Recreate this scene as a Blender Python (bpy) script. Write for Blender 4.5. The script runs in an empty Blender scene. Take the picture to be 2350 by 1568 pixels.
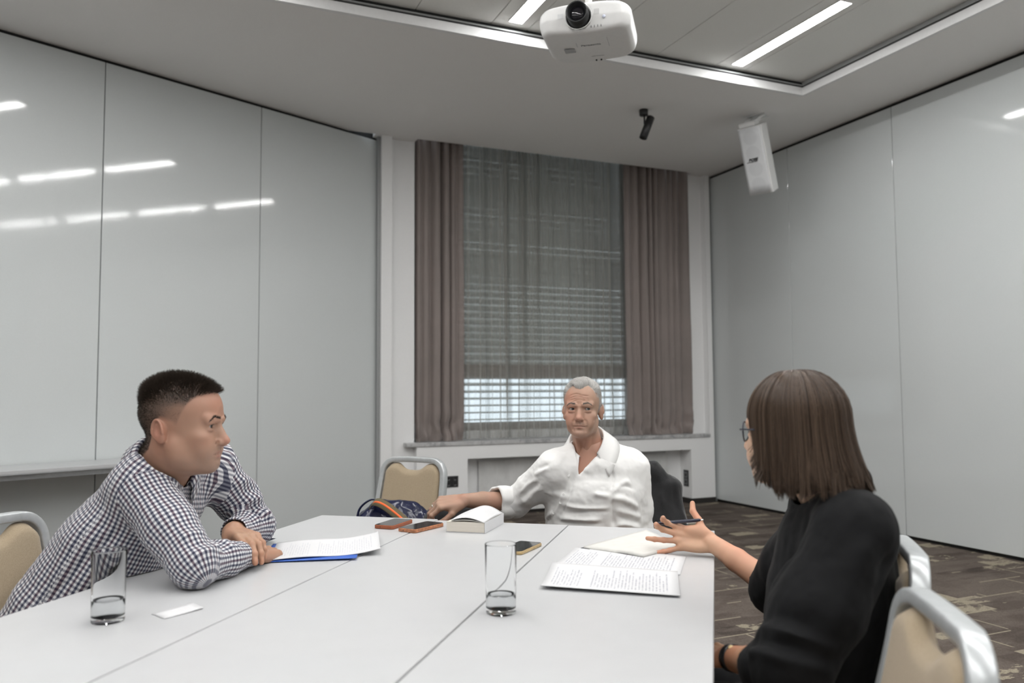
import bpy, bmesh, math, random
import numpy as np
from mathutils import Vector, Matrix

random.seed(7)
rng = np.random.default_rng(7)
SC = bpy.context.scene
COL = SC.collection
R = math.radians

# ------------------------------------------------------------------ camera
cam_d = bpy.data.cameras.new('camera')
cam = bpy.data.objects.new('camera', cam_d)
COL.objects.link(cam)
cam_d.sensor_width = 36.0
cam_d.lens = 1828.0 / 2350.0 * 36.0
_p, _r = R(3.58), R(-0.36)
_f = Vector((0, math.cos(_p), math.sin(_p)))
_u = Vector((0, -math.sin(_p), math.cos(_p)))
_x = Vector((1, 0, 0))
_x2 = _x * math.cos(_r) + _u * math.sin(_r)
_u2 = -_x * math.sin(_r) + _u * math.cos(_r)
_m = Matrix((_x2, _u2, -_f)).transposed().to_4x4()
_m.translation = (0, 0, 1.21)
cam.matrix_world = _m
cam_d.clip_start = 0.05
cam_d.dof.use_dof = True
cam_d.dof.focus_distance = 2.75
cam_d.dof.aperture_fstop = 2.8
SC.camera = cam

# ------------------------------------------------------------------ world, exposure
wd = bpy.data.worlds.new('overcast_sky')
SC.world = wd
wd.use_nodes = True
_bg = wd.node_tree.nodes['Background']
_bg.inputs[0].default_value = (0.84, 0.92, 1.0, 1)
_bg.inputs[1].default_value = 1.05
SC.view_settings.view_transform = 'Standard'
SC.view_settings.look = 'None'
SC.view_settings.gamma = 1.0
SC.view_settings.use_curve_mapping = False
SC.view_settings.exposure = 0.76
LIGHT_STRENGTH = 30.0
SC.cycles.max_bounces = 7
SC.cycles.diffuse_bounces = 3
SC.cycles.glossy_bounces = 3
SC.cycles.transmission_bounces = 8
SC.cycles.transparent_max_bounces = 8
SC.cycles.caustics_reflective = False
SC.cycles.caustics_refractive = True
SC.cycles.use_adaptive_sampling = True
SC.cycles.adaptive_threshold = 0.10

# ------------------------------------------------------------------ helpers
ROOM = R(23.2)      # room axes: u along the window wall, v towards it
TAB = R(-14.3)      # table axes
LW = R(48.0)        # left wall
LWO = Vector((-3.32, 5.046, 0))


def room(u, v, z=0.0):
    c, s = math.cos(ROOM), math.sin(ROOM)
    return Vector((u * c - v * s, u * s + v * c, z))


def tabp(b, a, z=0.74):
    c, s = math.cos(TAB), math.sin(TAB)
    return Vector((b * c - a * s, b * s + a * c, z))


def lwp(x, y, z=0.0):
    c, s = math.cos(LW), math.sin(LW)
    return Vector((LWO.x + x * c - y * s, LWO.y + x * s + y * c, z))


def tag(o, label=None, cat=None, group=None, kind=None):
    if label: o['label'] = label
    if cat: o['category'] = cat
    if group: o['group'] = group
    if kind: o['kind'] = kind
    return o


def link(name, me, mat=None, parent=None, loc=(0, 0, 0), rot=(0, 0, 0)):
    o = bpy.data.objects.new(name, me)
    COL.objects.link(o)
    if mat is not None and me is not None and hasattr(me, 'materials') and len(me.materials) == 0:
        for m in (mat if isinstance(mat, (list, tuple)) else [mat]):
            me.materials.append(m)
    o.location = loc
    o.rotation_euler = rot
    if parent: o.parent = parent
    return o


def empty(name, loc=(0, 0, 0), rot=(0, 0, 0)):
    o = bpy.data.objects.new(name, None)
    COL.objects.link(o)
    o.location = loc
    o.rotation_euler = rot
    o.empty_display_size = 0.1
    return o


def pymesh(name, v, f, smooth=False):
    me = bpy.data.meshes.new(name)
    me.from_pydata([tuple(map(float, x)) for x in v], [], [tuple(map(int, x)) for x in f])
    me.update()
    if smooth:
        me.polygons.foreach_set('use_smooth', [True] * len(me.polygons))
    return me


def npmesh(name, V, Q, smooth=True):
    """numpy verts + quads (n,4) or tris (n,3)"""
    me = bpy.data.meshes.new(name)
    V = np.ascontiguousarray(V, dtype=np.float32)
    Q = np.ascontiguousarray(Q, dtype=np.int32)
    k = Q.shape[1]
    me.vertices.add(len(V)); me.vertices.foreach_set('co', V.ravel())
    me.loops.add(Q.size); me.loops.foreach_set('vertex_index', Q.ravel())
    me.polygons.add(len(Q))
    me.polygons.foreach_set('loop_start', np.arange(0, Q.size, k, dtype=np.int32))
    me.update(calc_edges=True)
    me.validate()
    if smooth:
        me.polygons.foreach_set('use_smooth', np.ones(len(me.polygons), dtype=bool))
    return me


def boxmesh(sx, sy, sz, bev=0.0, seg=2, smooth=False):
    bm = bmesh.new()
    bmesh.ops.create_cube(bm, size=1.0)
    bmesh.ops.scale(bm, vec=(sx, sy, sz), verts=bm.verts)
    if bev > 0:
        bmesh.ops.bevel(bm, geom=list(bm.edges), offset=bev, segments=seg, profile=0.5, affect='EDGES', clamp_overlap=True)
    me = bpy.data.meshes.new('box')
    bm.to_mesh(me); bm.free()
    if smooth:
        me.polygons.foreach_set('use_smooth', [True] * len(me.polygons))
    return me


def boxes_mesh(lst, bev=0.0):
    """several boxes (x0,x1,y0,y1,z0,z1) in one mesh"""
    bm = bmesh.new()
    for x0, x1, y0, y1, z0, z1 in lst:
        r = bmesh.ops.create_cube(bm, size=1.0)
        bmesh.ops.scale(bm, vec=(x1 - x0, y1 - y0, z1 - z0), verts=r['verts'])
        bmesh.ops.translate(bm, vec=((x0 + x1) / 2, (y0 + y1) / 2, (z0 + z1) / 2), verts=r['verts'])
    if bev > 0:
        bmesh.ops.bevel(bm, geom=list(bm.edges), offset=bev, segments=2, profile=0.5, affect='EDGES', clamp_overlap=True)
    me = bpy.data.meshes.new('boxes')
    bm.to_mesh(me); bm.free()
    return me


def box(name, x0, x1, y0, y1, z0, z1, mat, parent=None, rotz=0.0, bev=0.0, origin=None):
    """box in a rotated frame: corners given in that frame"""
    c, s = math.cos(rotz), math.sin(rotz)
    cx, cy = (x0 + x1) / 2, (y0 + y1) / 2
    me = boxmesh(x1 - x0, y1 - y0, z1 - z0, bev)
    ox, oy = (origin[0], origin[1]) if origin else (0, 0)
    return link(name, me, mat, parent, (ox + cx * c - cy * s, oy + cx * s + cy * c, (z0 + z1) / 2), (0, 0, rotz))


def lathe(profile, n=32, cap0=True, cap1=True):
    v, f = [], []
    for r, z in profile:
        for i in range(n):
            a = 2 * math.pi * i / n
            v.append((r * math.cos(a), r * math.sin(a), z))
    for k in range(len(profile) - 1):
        for i in range(n):
            j = (i + 1) % n
            f.append((k * n + i, k * n + j, (k + 1) * n + j, (k + 1) * n + i))
    if cap0: f.append(tuple(range(n - 1, -1, -1)))
    if cap1: f.append(tuple((len(profile) - 1) * n + i for i in range(n)))
    return pymesh('lathe', v, f, True)


def frames(pts, up=(0, 0, 1)):
    """tangent + stable normals along a polyline"""
    pts = [Vector(p) for p in pts]
    T = []
    for i in range(len(pts)):
        a = pts[max(0, i - 1)]; b = pts[min(len(pts) - 1, i + 1)]
        T.append((b - a).normalized())
    n = Vector(up) - T[0] * Vector(up).dot(T[0])
    if n.length < 1e-4:
        n = Vector((1, 0, 0)) - T[0] * T[0].x
    n.normalize()
    out = []
    for i, t in enumerate(T):
        n = n - t * n.dot(t)
        n.normalize()
        out.append((t, n.copy(), t.cross(n)))
    return pts, out


def tube(pts, prof, up=(0, 0, 1), closed=False, scale=None, caps=True):
    """sweep a closed 2-D profile [(a,b)] (a along the normal, b along the binormal)"""
    pts, fr = frames(pts, up)
    v, f = [], []
    m = len(prof)
    for i, p in enumerate(pts):
        t, n, b = fr[i]
        s = scale[i] if scale else 1.0
        for (a, c) in prof:
            v.append(p + n * (a * s) + b * (c * s))
    L = len(pts)
    for i in range(L - 1 if not closed else L):
        i2 = (i + 1) % L
        for k in range(m):
            k2 = (k + 1) % m
            f.append((i * m + k, i * m + k2, i2 * m + k2, i2 * m + k))
    if caps and not closed:
        f.append(tuple(range(m - 1, -1, -1)))
        f.append(tuple((L - 1) * m + k for k in range(m)))
    return v, f


def circ(r, n=10, r2=None):
    r2 = r if r2 is None else r2
    return [(r * math.cos(2 * math.pi * i / n), r2 * math.sin(2 * math.pi * i / n)) for i in range(n)]


def tubemesh(pts, r, n=10, up=(0, 0, 1), **k):
    v, f = tube(pts, circ(r, n) if not isinstance(r, list) else r, up, **k)
    return pymesh('tube', v, f, True)


def rrect(w, h, r, n=4):
    out = []
    for cx, cy, a0 in ((w / 2 - r, h / 2 - r, 0), (-w / 2 + r, h / 2 - r, 90), (-w / 2 + r, -h / 2 + r, 180), (w / 2 - r, -h / 2 + r, 270)):
        for i in range(n + 1):
            a = R(a0 + 90 * i / n)
            out.append((cx + r * math.cos(a), cy + r * math.sin(a)))
    return out


def prism(outline, z0, z1, bev=0.0):
    bm = bmesh.new()
    vs = [bm.verts.new((x, y, z0)) for x, y in outline]
    fc = bm.faces.new(vs)
    ext = bmesh.ops.extrude_face_region(bm, geom=[fc])
    bmesh.ops.translate(bm, vec=(0, 0, z1 - z0), verts=[e for e in ext['geom'] if isinstance(e, bmesh.types.BMVert)])
    bmesh.ops.recalc_face_normals(bm, faces=bm.faces)
    if bev > 0:
        ed = [e for e in bm.edges if abs(e.verts[0].co.z - e.verts[1].co.z) < 1e-6]
        bmesh.ops.bevel(bm, geom=ed, offset=bev, segments=2, profile=0.5, affect='EDGES', clamp_overlap=True)
    me = bpy.data.meshes.new('prism')
    bm.to_mesh(me); bm.free()
    return me


def catmull(pts, n=8):
    pts = [np.array(p, float) for p in pts]
    P = [2 * pts[0] - pts[1]] + pts + [2 * pts[-1] - pts[-2]]
    out = []
    for i in range(1, len(P) - 2):
        for k in range(n):
            t = k / n
            a, b, c, d = P[i - 1], P[i], P[i + 1], P[i + 2]
            out.append(0.5 * ((2 * b) + (-a + c) * t + (2 * a - 5 * b + 4 * c - d) * t * t + (-a + 3 * b - 3 * c + d) * t ** 3))
    out.append(pts[-1])
    return out


# ------------------------------------------------------------------ materials
class NT:
    def __init__(s, name):
        s.m = bpy.data.materials.new(name)
        s.m.use_nodes = True
        s.t = s.m.node_tree
        s.b = s.t.nodes['Principled BSDF']
        s.out = s.t.nodes['Material Output']

    def n(s, typ, ins=None, **kw):
        nd = s.t.nodes.new(typ)
        for k, v in kw.items():
            setattr(nd, k, v)
        for k, v in (ins or {}).items():
            if isinstance(v, bpy.types.NodeSocket):
                s.t.links.new(v, nd.inputs[k])
            else:
                nd.inputs[k].default_value = v
        return nd

    def set(s, **kw):
        for k, v in kw.items():
            k = k.replace('_', ' ')
            if isinstance(v, bpy.types.NodeSocket):
                s.t.links.new(v, s.b.inputs[k])
            else:
                s.b.inputs[k].default_value = v
        return s

    def ramp(s, fac, stops, interp='LINEAR'):
        nd = s.t.nodes.new('ShaderNodeValToRGB')
        nd.color_ramp.interpolation = interp
        e = nd.color_ramp.elements
        while len(e) < len(stops): e.new(0.5)
        for i, (p, c) in enumerate(stops):
            e[i].position = p
            e[i].color = (*c, 1) if len(c) == 3 else c
        s.t.links.new(fac, nd.inputs[0])
        return nd.outputs[0]

    def math(s, op, a, b=0.0, c=None):
        nd = s.t.nodes.new('ShaderNodeMath'); nd.operation = op
        for i, v in enumerate((a, b, c)):
            if v is None: continue
            if isinstance(v, bpy.types.NodeSocket): s.t.links.new(v, nd.inputs[i])
            else: nd.inputs[i].default_value = v
        return nd.outputs[0]

    def mix(s, fac, a, b):
        nd = s.t.nodes.new('ShaderNodeMix'); nd.data_type = 'RGBA'
        for i, v in ((0, fac), (6, a), (7, b)):
            if isinstance(v, bpy.types.NodeSocket): s.t.links.new(v, nd.inputs[i])
            else: nd.inputs[i].default_value = (*v, 1) if isinstance(v, tuple) and len(v) == 3 else v
        return nd.outputs[2]

    def bump(s, h, strength=0.3, dist=0.01):
        nd = s.n('ShaderNodeBump', {'Height': h, 'Strength': strength, 'Distance': dist})
        s.t.links.new(nd.outputs[0], s.b.inputs['Normal'])
        return s

    def obj(s):
        return s.n('ShaderNodeTexCoord').outputs['Object']

    def uv(s):
        return s.n('ShaderNodeTexCoord').outputs['UV']

    def noise(s, vec, scale, detail=3.0, rough=0.5):
        return s.n('ShaderNodeTexNoise', {'Vector': vec, 'Scale': scale, 'Detail': detail, 'Roughness': rough}).outputs['Fac']

    def mapv(s, vec, scale=(1, 1, 1), rot=(0, 0, 0), loc=(0, 0, 0)):
        return s.n('ShaderNodeMapping', {'Vector': vec, 'Scale': scale, 'Rotation': rot, 'Location': loc}).outputs[0]


def plain(name, col, rough=0.5, metal=0.0, noise=0.06, nscale=40.0, bump=0.0, **kw):
    t = NT(name)
    nz = t.noise(t.obj(), nscale)
    lo = tuple(max(0, c * (1 - noise)) for c in col); hi = tuple(min(1, c * (1 + noise)) for c in col)
    t.set(Base_Color=t.ramp(nz, [(0.3, lo), (0.7, hi)]), Roughness=rough, Metallic=metal, **kw)
    if bump: t.bump(nz, bump, 0.002)
    return t.m


M = {}
# glossy lacquered wall panels, very slightly wavy
t = NT('lacquered_panel')
_w = t.noise(t.mapv(t.obj(), (3, 3, 1.2)), 6.0, 2.0)
_f = t.noise(t.obj(), 420.0, 2.0)
t.set(Base_Color=t.ramp(_f, [(0.35, (0.655, 0.685, 0.685)), (0.65, (0.69, 0.72, 0.72))]), Roughness=0.06)
t.b.inputs['Specular IOR Level'].default_value = 0.55
_b1 = t.n('ShaderNodeBump', {'Height': _w, 'Strength': 0.008, 'Distance': 0.02})
_b2 = t.n('ShaderNodeBump', {'Height': t.noise(t.mapv(t.obj(), (1, 1, 3)), 55.0, 2.0), 'Strength': 0.004, 'Distance': 0.01, 'Normal': _b1.outputs[0]})
t.t.links.new(_b2.outputs[0], t.b.inputs['Normal'])
M['panel'] = t.m
M['black'] = plain('black_gap', (0.008, 0.008, 0.008), 0.7)
M['ceil'] = plain('ceiling_paint', (0.88, 0.865, 0.85), 0.85, noise=0.02, nscale=200, bump=0.05)
M['lip'] = plain('white_ceiling_edge', (0.84, 0.84, 0.84), 0.6, noise=0.02)
M['cpanel'] = plain('ceiling_panel_metal', (0.88, 0.88, 0.85), 0.55, noise=0.02, nscale=100)
M['wwall'] = plain('white_wall_paint', (0.91, 0.91, 0.91), 0.7, noise=0.02, nscale=120, bump=0.04)
M['trimgrey'] = plain('grey_metal_trim', (0.36, 0.37, 0.37), 0.4, noise=0.03)
M['skirt'] = plain('dark_carpet_skirting', (0.03, 0.027, 0.025), 0.9)
# marble
t = NT('grey_marble')
_o = t.obj()
_n1 = t.noise(t.mapv(_o, (1, 1, 1), loc=(3, 1, 2)), 3.0, 8.0, 0.65)
_v = t.math('ABSOLUTE', t.math('SUBTRACT', _n1, 0.5))
_n2 = t.noise(_o, 26.0, 6.0, 0.7)
t.set(Base_Color=t.mix(t.ramp(_v, [(0.0, (1, 1, 1)), (0.035, (0, 0, 0))]), t.ramp(_n2, [(0.35, (0.44, 0.44, 0.44)), (0.7, (0.62, 0.62, 0.62))]), (0.30, 0.30, 0.31)), Roughness=0.3)
M['marble'] = t.m
t = NT('pale_marble_panel')
_o = t.obj()
_n1 = t.noise(t.mapv(_o, (1.6, 1, 0.7), (0, 0.5, 0)), 4.0, 8.0, 0.7)
_n3 = t.noise(t.mapv(_o, (1.0, 1, 0.5), (0, 0.7, 0), (5, 2, 1)), 14.0, 6.0, 0.75)
_sp = t.ramp(_n3, [(0.62, (0, 0, 0)), (0.72, (1, 1, 1))])
t.set(Base_Color=t.mix(t.math('MULTIPLY', _sp, 0.5), t.ramp(_n1, [(0.3, (0.62, 0.62, 0.61)), (0.7, (0.80, 0.80, 0.79))]), (0.36, 0.36, 0.35)), Roughness=0.35)
M['marble2'] = t.m

# carpet: blocks of brown tones, beige patches and thin beige dashes, plus fine pile noise
t = NT('patterned_carpet')
_o = t.mapv(t.obj(), (1, 1, 1), (0, 0, 0))
_warp = t.n('ShaderNodeTexNoise', {'Vector': t.mapv(_o, (1, 1, 0)), 'Scale': 2.2, 'Detail': 4.0})
_wv = t.n('ShaderNodeVectorMath', {0: _warp.outputs['Color'], 1: (0.5, 0.5, 0.5)}, operation='SUBTRACT').outputs[0]
_wv = t.n('ShaderNodeVectorMath', {0: _wv, 'Scale': 0.05}, operation='SCALE').outputs[0]
_ow = t.n('ShaderNodeVectorMath', {0: _o, 1: _wv}, operation='ADD').outputs[0]


def _brick(vec, w, h, off=0.5, seed=0.0, mortar=0.0):
    nd = t.n('ShaderNodeTexBrick', {'Vector': t.mapv(vec, (1, 1, 1), (0, 0, 0), (seed, seed * 0.7, 0)), 'Color1': (0, 0, 0, 1), 'Color2': (1, 1, 1, 1), 'Mortar': (0.5, 0.5, 0.5, 1),
                                        'Scale': 1.0, 'Mortar Size': mortar, 'Bias': 0.0, 'Brick Width': w, 'Row Height': h})
    nd.offset = off
    return nd


_ba = _brick(_ow, 0.42, 0.20, 0.37)
_bb = _brick(_o, 0.26, 0.155, 0.5, 3.3)
_base = t.ramp(t.math('ADD', t.math('MULTIPLY', _ba.outputs['Color'], 0.6), t.math('MULTIPLY', _bb.outputs['Color'], 0.4)),
               [(0.1, (0.082, 0.066, 0.057)), (0.45, (0.130, 0.105, 0.090)), (0.8, (0.172, 0.142, 0.121))])
_soft = t.noise(t.mapv(_o, (1, 2.5, 1)), 3.0, 5.0, 0.6)
_base = t.mix(t.ramp(_soft, [(0.45, (0, 0, 0)), (0.62, (0.75, 0.75, 0.75))]), _base, (0.200, 0.166, 0.142))
# beige patches: rectangles chosen by a random brick value, eaten away by noise
_pc = _brick(_ow, 0.25, 0.125, 0.43, 7.9)
_pn = t.noise(t.mapv(_o, (1.0, 2.2, 1)), 5.5, 6.0, 0.7)
_patch = t.math('GREATER_THAN', t.math('ADD', _pc.outputs['Color'], t.math('MULTIPLY', t.math('SUBTRACT', _pn, 0.5), 0.75)), 0.915)
_pd = _brick(_o, 0.50, 0.25, 0.5, 1.7, 0.006)
_dash = t.math('MULTIPLY', _pd.outputs['Fac'], t.math('GREATER_THAN', t.noise(t.mapv(_o, (1, 1, 0), loc=(9, 4, 0)), 2.3, 2.0), 0.53))
_beige = t.math('MAXIMUM', _patch, _dash)
_pile = t.noise(_o, 130.0, 4.0, 0.85)
_pf = t.math('GREATER_THAN', t.math('ADD', t.math('MULTIPLY', _pile, 1.3), 0.0), 0.5)
_c = t.mix(t.math('MULTIPLY', _beige, t.math('ADD', t.math('MULTIPLY', _pf, 0.35), 0.65)), _base, (0.40, 0.35, 0.265))
_c2 = t.n('ShaderNodeMix', {0: 0.8, 6: _c, 7: t.ramp(_pile, [(0.3, (0.38, 0.38, 0.38)), (0.68, (1.0, 1.0, 1.0))])}, data_type='RGBA', blend_type='MULTIPLY').outputs[2]
t.set(Base_Color=_c2, Roughness=0.95)
t.b.inputs['Specular IOR Level'].default_value = 0.1
t.bump(_pile, 0.6, 0.004)
M['carpet'] = t.m

t = NT('light_diffuser')
t.t.nodes.remove(t.b)
_e = t.n('ShaderNodeEmission', {'Color': (1.0, 0.995, 0.985, 1), 'Strength': LIGHT_STRENGTH})
t.t.links.new(_e.outputs[0], t.out.inputs[0])
M['diffuser'] = t.m

# ------------------------------------------------------------------ room shell
CZ = 3.592
floor = link('floor', boxmesh(16, 16, 0.1), M['carpet'], None, room(-0.4, 2.2, -0.05), (0, 0, ROOM)); tag(floor, kind='structure')

REC = (-2.32, 4.67, -2.6, 4.88)   # recess in the ceiling: u0,u1,v0,v1
ce = link('ceiling', boxes_mesh([(-6.0, REC[0], -4.2, 7.13, CZ, CZ + 0.06), (REC[1], 5.6, -4.2, 7.13, CZ, CZ + 0.06),
                                 (REC[0], REC[1], -4.2, REC[2], CZ, CZ + 0.06), (REC[0], REC[1], REC[3], 7.13, CZ, CZ + 0.06), (1.7, 2.10, 7.13, 7.26, CZ, CZ + 0.06), (5.24, 5.6, 7.13, 7.26, CZ, CZ + 0.06)]), M['ceil'], None, (0, 0, 0), (0, 0, ROOM))
tag(ce, kind='structure')
_e = 0.004
link('ceiling_edge', boxes_mesh([(REC[0], REC[1], REC[3] - _e, REC[3] + 0.03, CZ - 0.001, CZ + 0.062), (REC[1] - _e, REC[1] + 0.03, REC[2], REC[3], CZ - 0.001, CZ + 0.062),
                                 (REC[0] - 0.03, REC[0] + _e, REC[2], REC[3], CZ - 0.001, CZ + 0.062), (REC[0], REC[1], REC[2] - 0.03, REC[2] + _e, CZ - 0.001, CZ + 0.062)]), M['lip'], ce)
link('shadow_gap', boxes_mesh([(REC[0] - .05, REC[1] + .05, REC[3] + 0.012, REC[3] + 0.03, CZ + 0.06, CZ + 0.13), (REC[1] + 0.012, REC[1] + 0.03, REC[2], REC[3], CZ + 0.06, CZ + 0.13),
                               (REC[0] - 0.03, REC[0] - 0.012, REC[2], REC[3], CZ + 0.06, CZ + 0.13), (REC[0], REC[1], REC[2] - 0.03, REC[2] - 0.012, CZ + 0.06, CZ + 0.13)]), M['black'], ce)
link('edge_rail', boxes_mesh([(REC[0], REC[1], REC[3] - 0.004, REC[3] + 0.012, CZ + 0.076, CZ + 0.086), (REC[1] - 0.004, REC[1] + 0.012, REC[2], REC[3], CZ + 0.076, CZ + 0.110)]), M['trimgrey'], ce)
PZ = CZ + 0.112
# ceiling panels: boards running towards the window, with narrow light channels between them
LROWS = [3.955, 2.10, 0.245, -1.61]
edges = []
for c in LROWS:
    edges += [c - 0.145, c + 0.125]
edges = sorted(edges)
cuts = [REC[0] - 0.02]
for i, e in enumerate(edges):
    cuts.append(e)
    nxt = edges[i + 1] if i + 1 < len(edges) else REC[1] + 0.02
    if nxt - e > 0.4:
        k = max(1, round((nxt - e) / 0.62))
        for j in range(1, k):
            cuts.append(e + (nxt - e) * (0.40 if k == 2 else j / k))
cuts.append(REC[1] + 0.02)
cuts = sorted(cuts)
for i in range(len(cuts) - 1):
    a, b = cuts[i] + 0.003, cuts[i + 1] - 0.003
    o = link('ceiling_panel', boxmesh(b - a, REC[3] - REC[2] + 0.06, 0.02), M['cpanel'], ce, ((a + b) / 2, (REC[2] + REC[3]) / 2, PZ + 0.01))
link('ceiling_backing', boxmesh(REC[1] - REC[0] + 0.2, REC[3] - REC[2] + 0.2, 0.02), M['black'], ce, ((REC[0] + REC[1]) / 2, (REC[2] + REC[3]) / 2, PZ + 0.045))
ce.rotation_euler = (0, 0, ROOM)

# strip lights set flush into the channels
for ri, u in enumerate(LROWS):
    for k in range(6):
        v1 = 4.80 - k * 1.25
        v0 = v1 - 1.07
        t_ = empty('strip_light', room(u, (v0 + v1) / 2, PZ), (0, 0, ROOM))
        names = ['row by the right wall', 'row at the projector', 'third row from right wall', 'row by the left side']
        tag(t_, '%s linear ceiling light from the window in the %s' % (['first', 'second', 'third', 'fourth', 'fifth', 'sixth'][k], names[ri]), 'ceiling light', 'linear ceiling lights')
        link('diffuser', boxmesh(0.092, v1 - v0, 0.008), M['diffuser'], t_, (0, 0, -0.003))
        link('light_frame', boxes_mesh([(-0.052, -0.046, -(v1 - v0) / 2 - .006, (v1 - v0) / 2 + .006, -0.006, 0.004), (0.046, 0.052, -(v1 - v0) / 2 - .006, (v1 - v0) / 2 + .006, -0.006, 0.004),
                                        (-0.046, 0.046, -(v1 - v0) / 2 - .006, -(v1 - v0) / 2, -0.006, 0.004), (-0.046, 0.046, (v1 - v0) / 2, (v1 - v0) / 2 + .006, -0.006, 0.004)]), M['lip'], t_)

# right wall
wr = box('wall_right', 5.512, 5.62, -4.2, 7.6, 0, 3.72, M['black'], None, ROOM); tag(wr, kind='structure')
vj = [7.19, 5.967, 4.744, 3.52, 2.297, 1.073, -0.15, -1.375, -2.6, -3.82]
for i in range(len(vj) - 1):
    a, b = vj[i + 1] + 0.003, vj[i] - 0.003
    o = link('panel', boxmesh(0.04, b - a, 3.562 - 0.028, 0.002, 1), M['panel'], wr)
    o.location = (-0.056, (a + b) / 2 - 1.7, (3.562 + 0.028) / 2 - 1.86)
tr = box('trim_1', 5.455, 5.512, 7.192, 7.24, 0.0, CZ, M['trimgrey'], None, ROOM); tag(tr, kind='structure')

# left wall (folding partition), runs at an angle
wl = box('wall_left', -5.0, 3.13, 0.02, 0.12, 0, 3.72, M['black'], None, LW, origin=LWO); tag(wl, kind='structure')
xj = [3.107, 1.889, 0.659, -0.573, -1.804, -3.035, -4.266]
for i in range(len(xj) - 1):
    a, b = xj[i + 1] + 0.003, xj[i] - 0.003
    o = link('panel', boxmesh(b - a, 0.04, 3.566 - 0.028, 0.002, 1), M['panel'], wl)
    o.location = ((a + b) / 2 + 0.935, -0.05, (3.566 + 0.028) / 2 - 1.86)

# remaining walls behind the viewer
wb = box('wall_back', -5.4, 5.6, -4.3, -4.2, 0, 3.7, M['wwall'], None, ROOM); tag(wb, kind='structure')
ws = box('wall_side', -5.5, -5.4, -4.3, 4.6, 0, 3.7, M['wwall'], None, ROOM); tag(ws, kind='structure')

# pier between partition and window niche
pier = box('wall_pier', 1.762, 1.862, 7.15, 7.62, 0, CZ, M['wwall'], None, ROOM); tag(pier, kind='structure')
tp = box('trim_2', 1.735, 1.762, 7.19, 7.62, 0, CZ, M['trimgrey'], None, ROOM); tag(tp, kind='structure')
pier2 = box('wall_pier', 5.395, 5.455, 7.15, 7.62, 0.05, CZ, M['wwall'], None, ROOM); tag(pier2, kind='structure')
# window wall with opening
WV = 7.50
ww = link('wall_window', boxes_mesh([(1.86, 2.10, 7.235, WV, 0, 3.9), (5.235, 5.40, 7.235, WV, 0.72, 3.9), (1.86, 2.25, WV, WV + 0.14, 0, 3.9), (5.18, 5.46, WV, WV + 0.14, 0, 3.9), (2.25, 5.18, WV, WV + 0.14, 0, 0.82), (2.25, 5.18, WV, WV + 0.14, 3.86, 3.9)]), M['wwall'], None, (0, 0, 0), (0, 0, ROOM))
tag(ww, kind='structure')
hd = box('ceiling_slot', 1.7, 5.6, 7.13, 7.7, 3.88, 3.95, M['ceil'], None, ROOM); tag(hd, kind='structure')
hs = box('ceiling_slot_face', 2.1, 5.24, 7.10, 7.13, CZ + .003, 3.9, M['ceil'], None, ROOM); tag(hs, kind='structure')
# radiator boxing under the sill
rb = link('wall_radiator_box', boxes_mesh([(2.10, 2.60, 7.15, 7.5, 0.055, 0.703), (5.146, 5.395, 7.15, 7.5, 0.055, 0.703), (2.60, 5.146, 7.15, 7.5, 0.575, 0.703)]), M['wwall'], None, (0, 0, 0), (0, 0, ROOM))
tag(rb, kind='structure')
link('recess_back', boxmesh(2.546, 0.02, 0.52), M['wwall'], rb, (3.873, 7.36, 0.315))
bsb = link('baseboard_window', boxes_mesh([(2.10, 2.60, 7.145, 7.16, 0, 0.055), (5.146, 5.455, 7.145, 7.16, 0, 0.055), (1.76, 1.862, 7.145, 7.16, 0, 0.055), (5.132, 5.146, 7.16, 7.35, 0, 0.055), (2.6, 5.146, 7.34, 7.36, 0, 0.055)]), M['skirt'], None, (0, 0, 0), (0, 0, ROOM))
tag(bsb, kind='structure')
mp = link('marble_cover', boxmesh(2.19, 0.02, 0.50, 0.003), M['marble2'], None, room(3.87, 7.325, 0.285), (0, 0, ROOM))
tag(mp, 'pale veined marble radiator cover set in the white niche below the window', 'radiator cover')
sill = link('window_sill', boxmesh(3.395, 0.40, 0.036, 0.004), M['marble'], None, room(3.6975, 7.335, 0.721), (0, 0, ROOM))
tag(sill, kind='structure')

# ------------------------------------------------------------------ implicit-surface modelling (smooth bodies, cloth, leather)
def vnoise(P, scale=1.0, seed=0):
    """value noise in [-1,1] for points (n,3)"""
    Q = np.asarray(P, np.float64) * scale + seed * 17.31
    I = np.floor(Q).astype(np.int64); Fr = Q - I
    W = Fr * Fr * (3 - 2 * Fr)
    out = np.zeros(len(Q))
    for dx in (0, 1):
        for dy in (0, 1):
            for dz in (0, 1):
                h = (I[:, 0] + dx) * 374761393 + (I[:, 1] + dy) * 668265263 + (I[:, 2] + dz) * 2147483647 + seed * 1274126177
                h = (h ^ (h >> 13)) * 1274126177
                h = (h ^ (h >> 16)) & 0xFFFF
                w = (W[:, 0] if dx else 1 - W[:, 0]) * (W[:, 1] if dy else 1 - W[:, 1]) * (W[:, 2] if dz else 1 - W[:, 2])
                out += w * (h / 32767.5 - 1.0)
    return out


def fbm(P, scale, octv=3, seed=0):
    s = 0; a = 1.0
    for o in range(octv):
        s = s + a * vnoise(P, scale * 2 ** o, seed + o * 5)
        a *= 0.5
    return s


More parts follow.
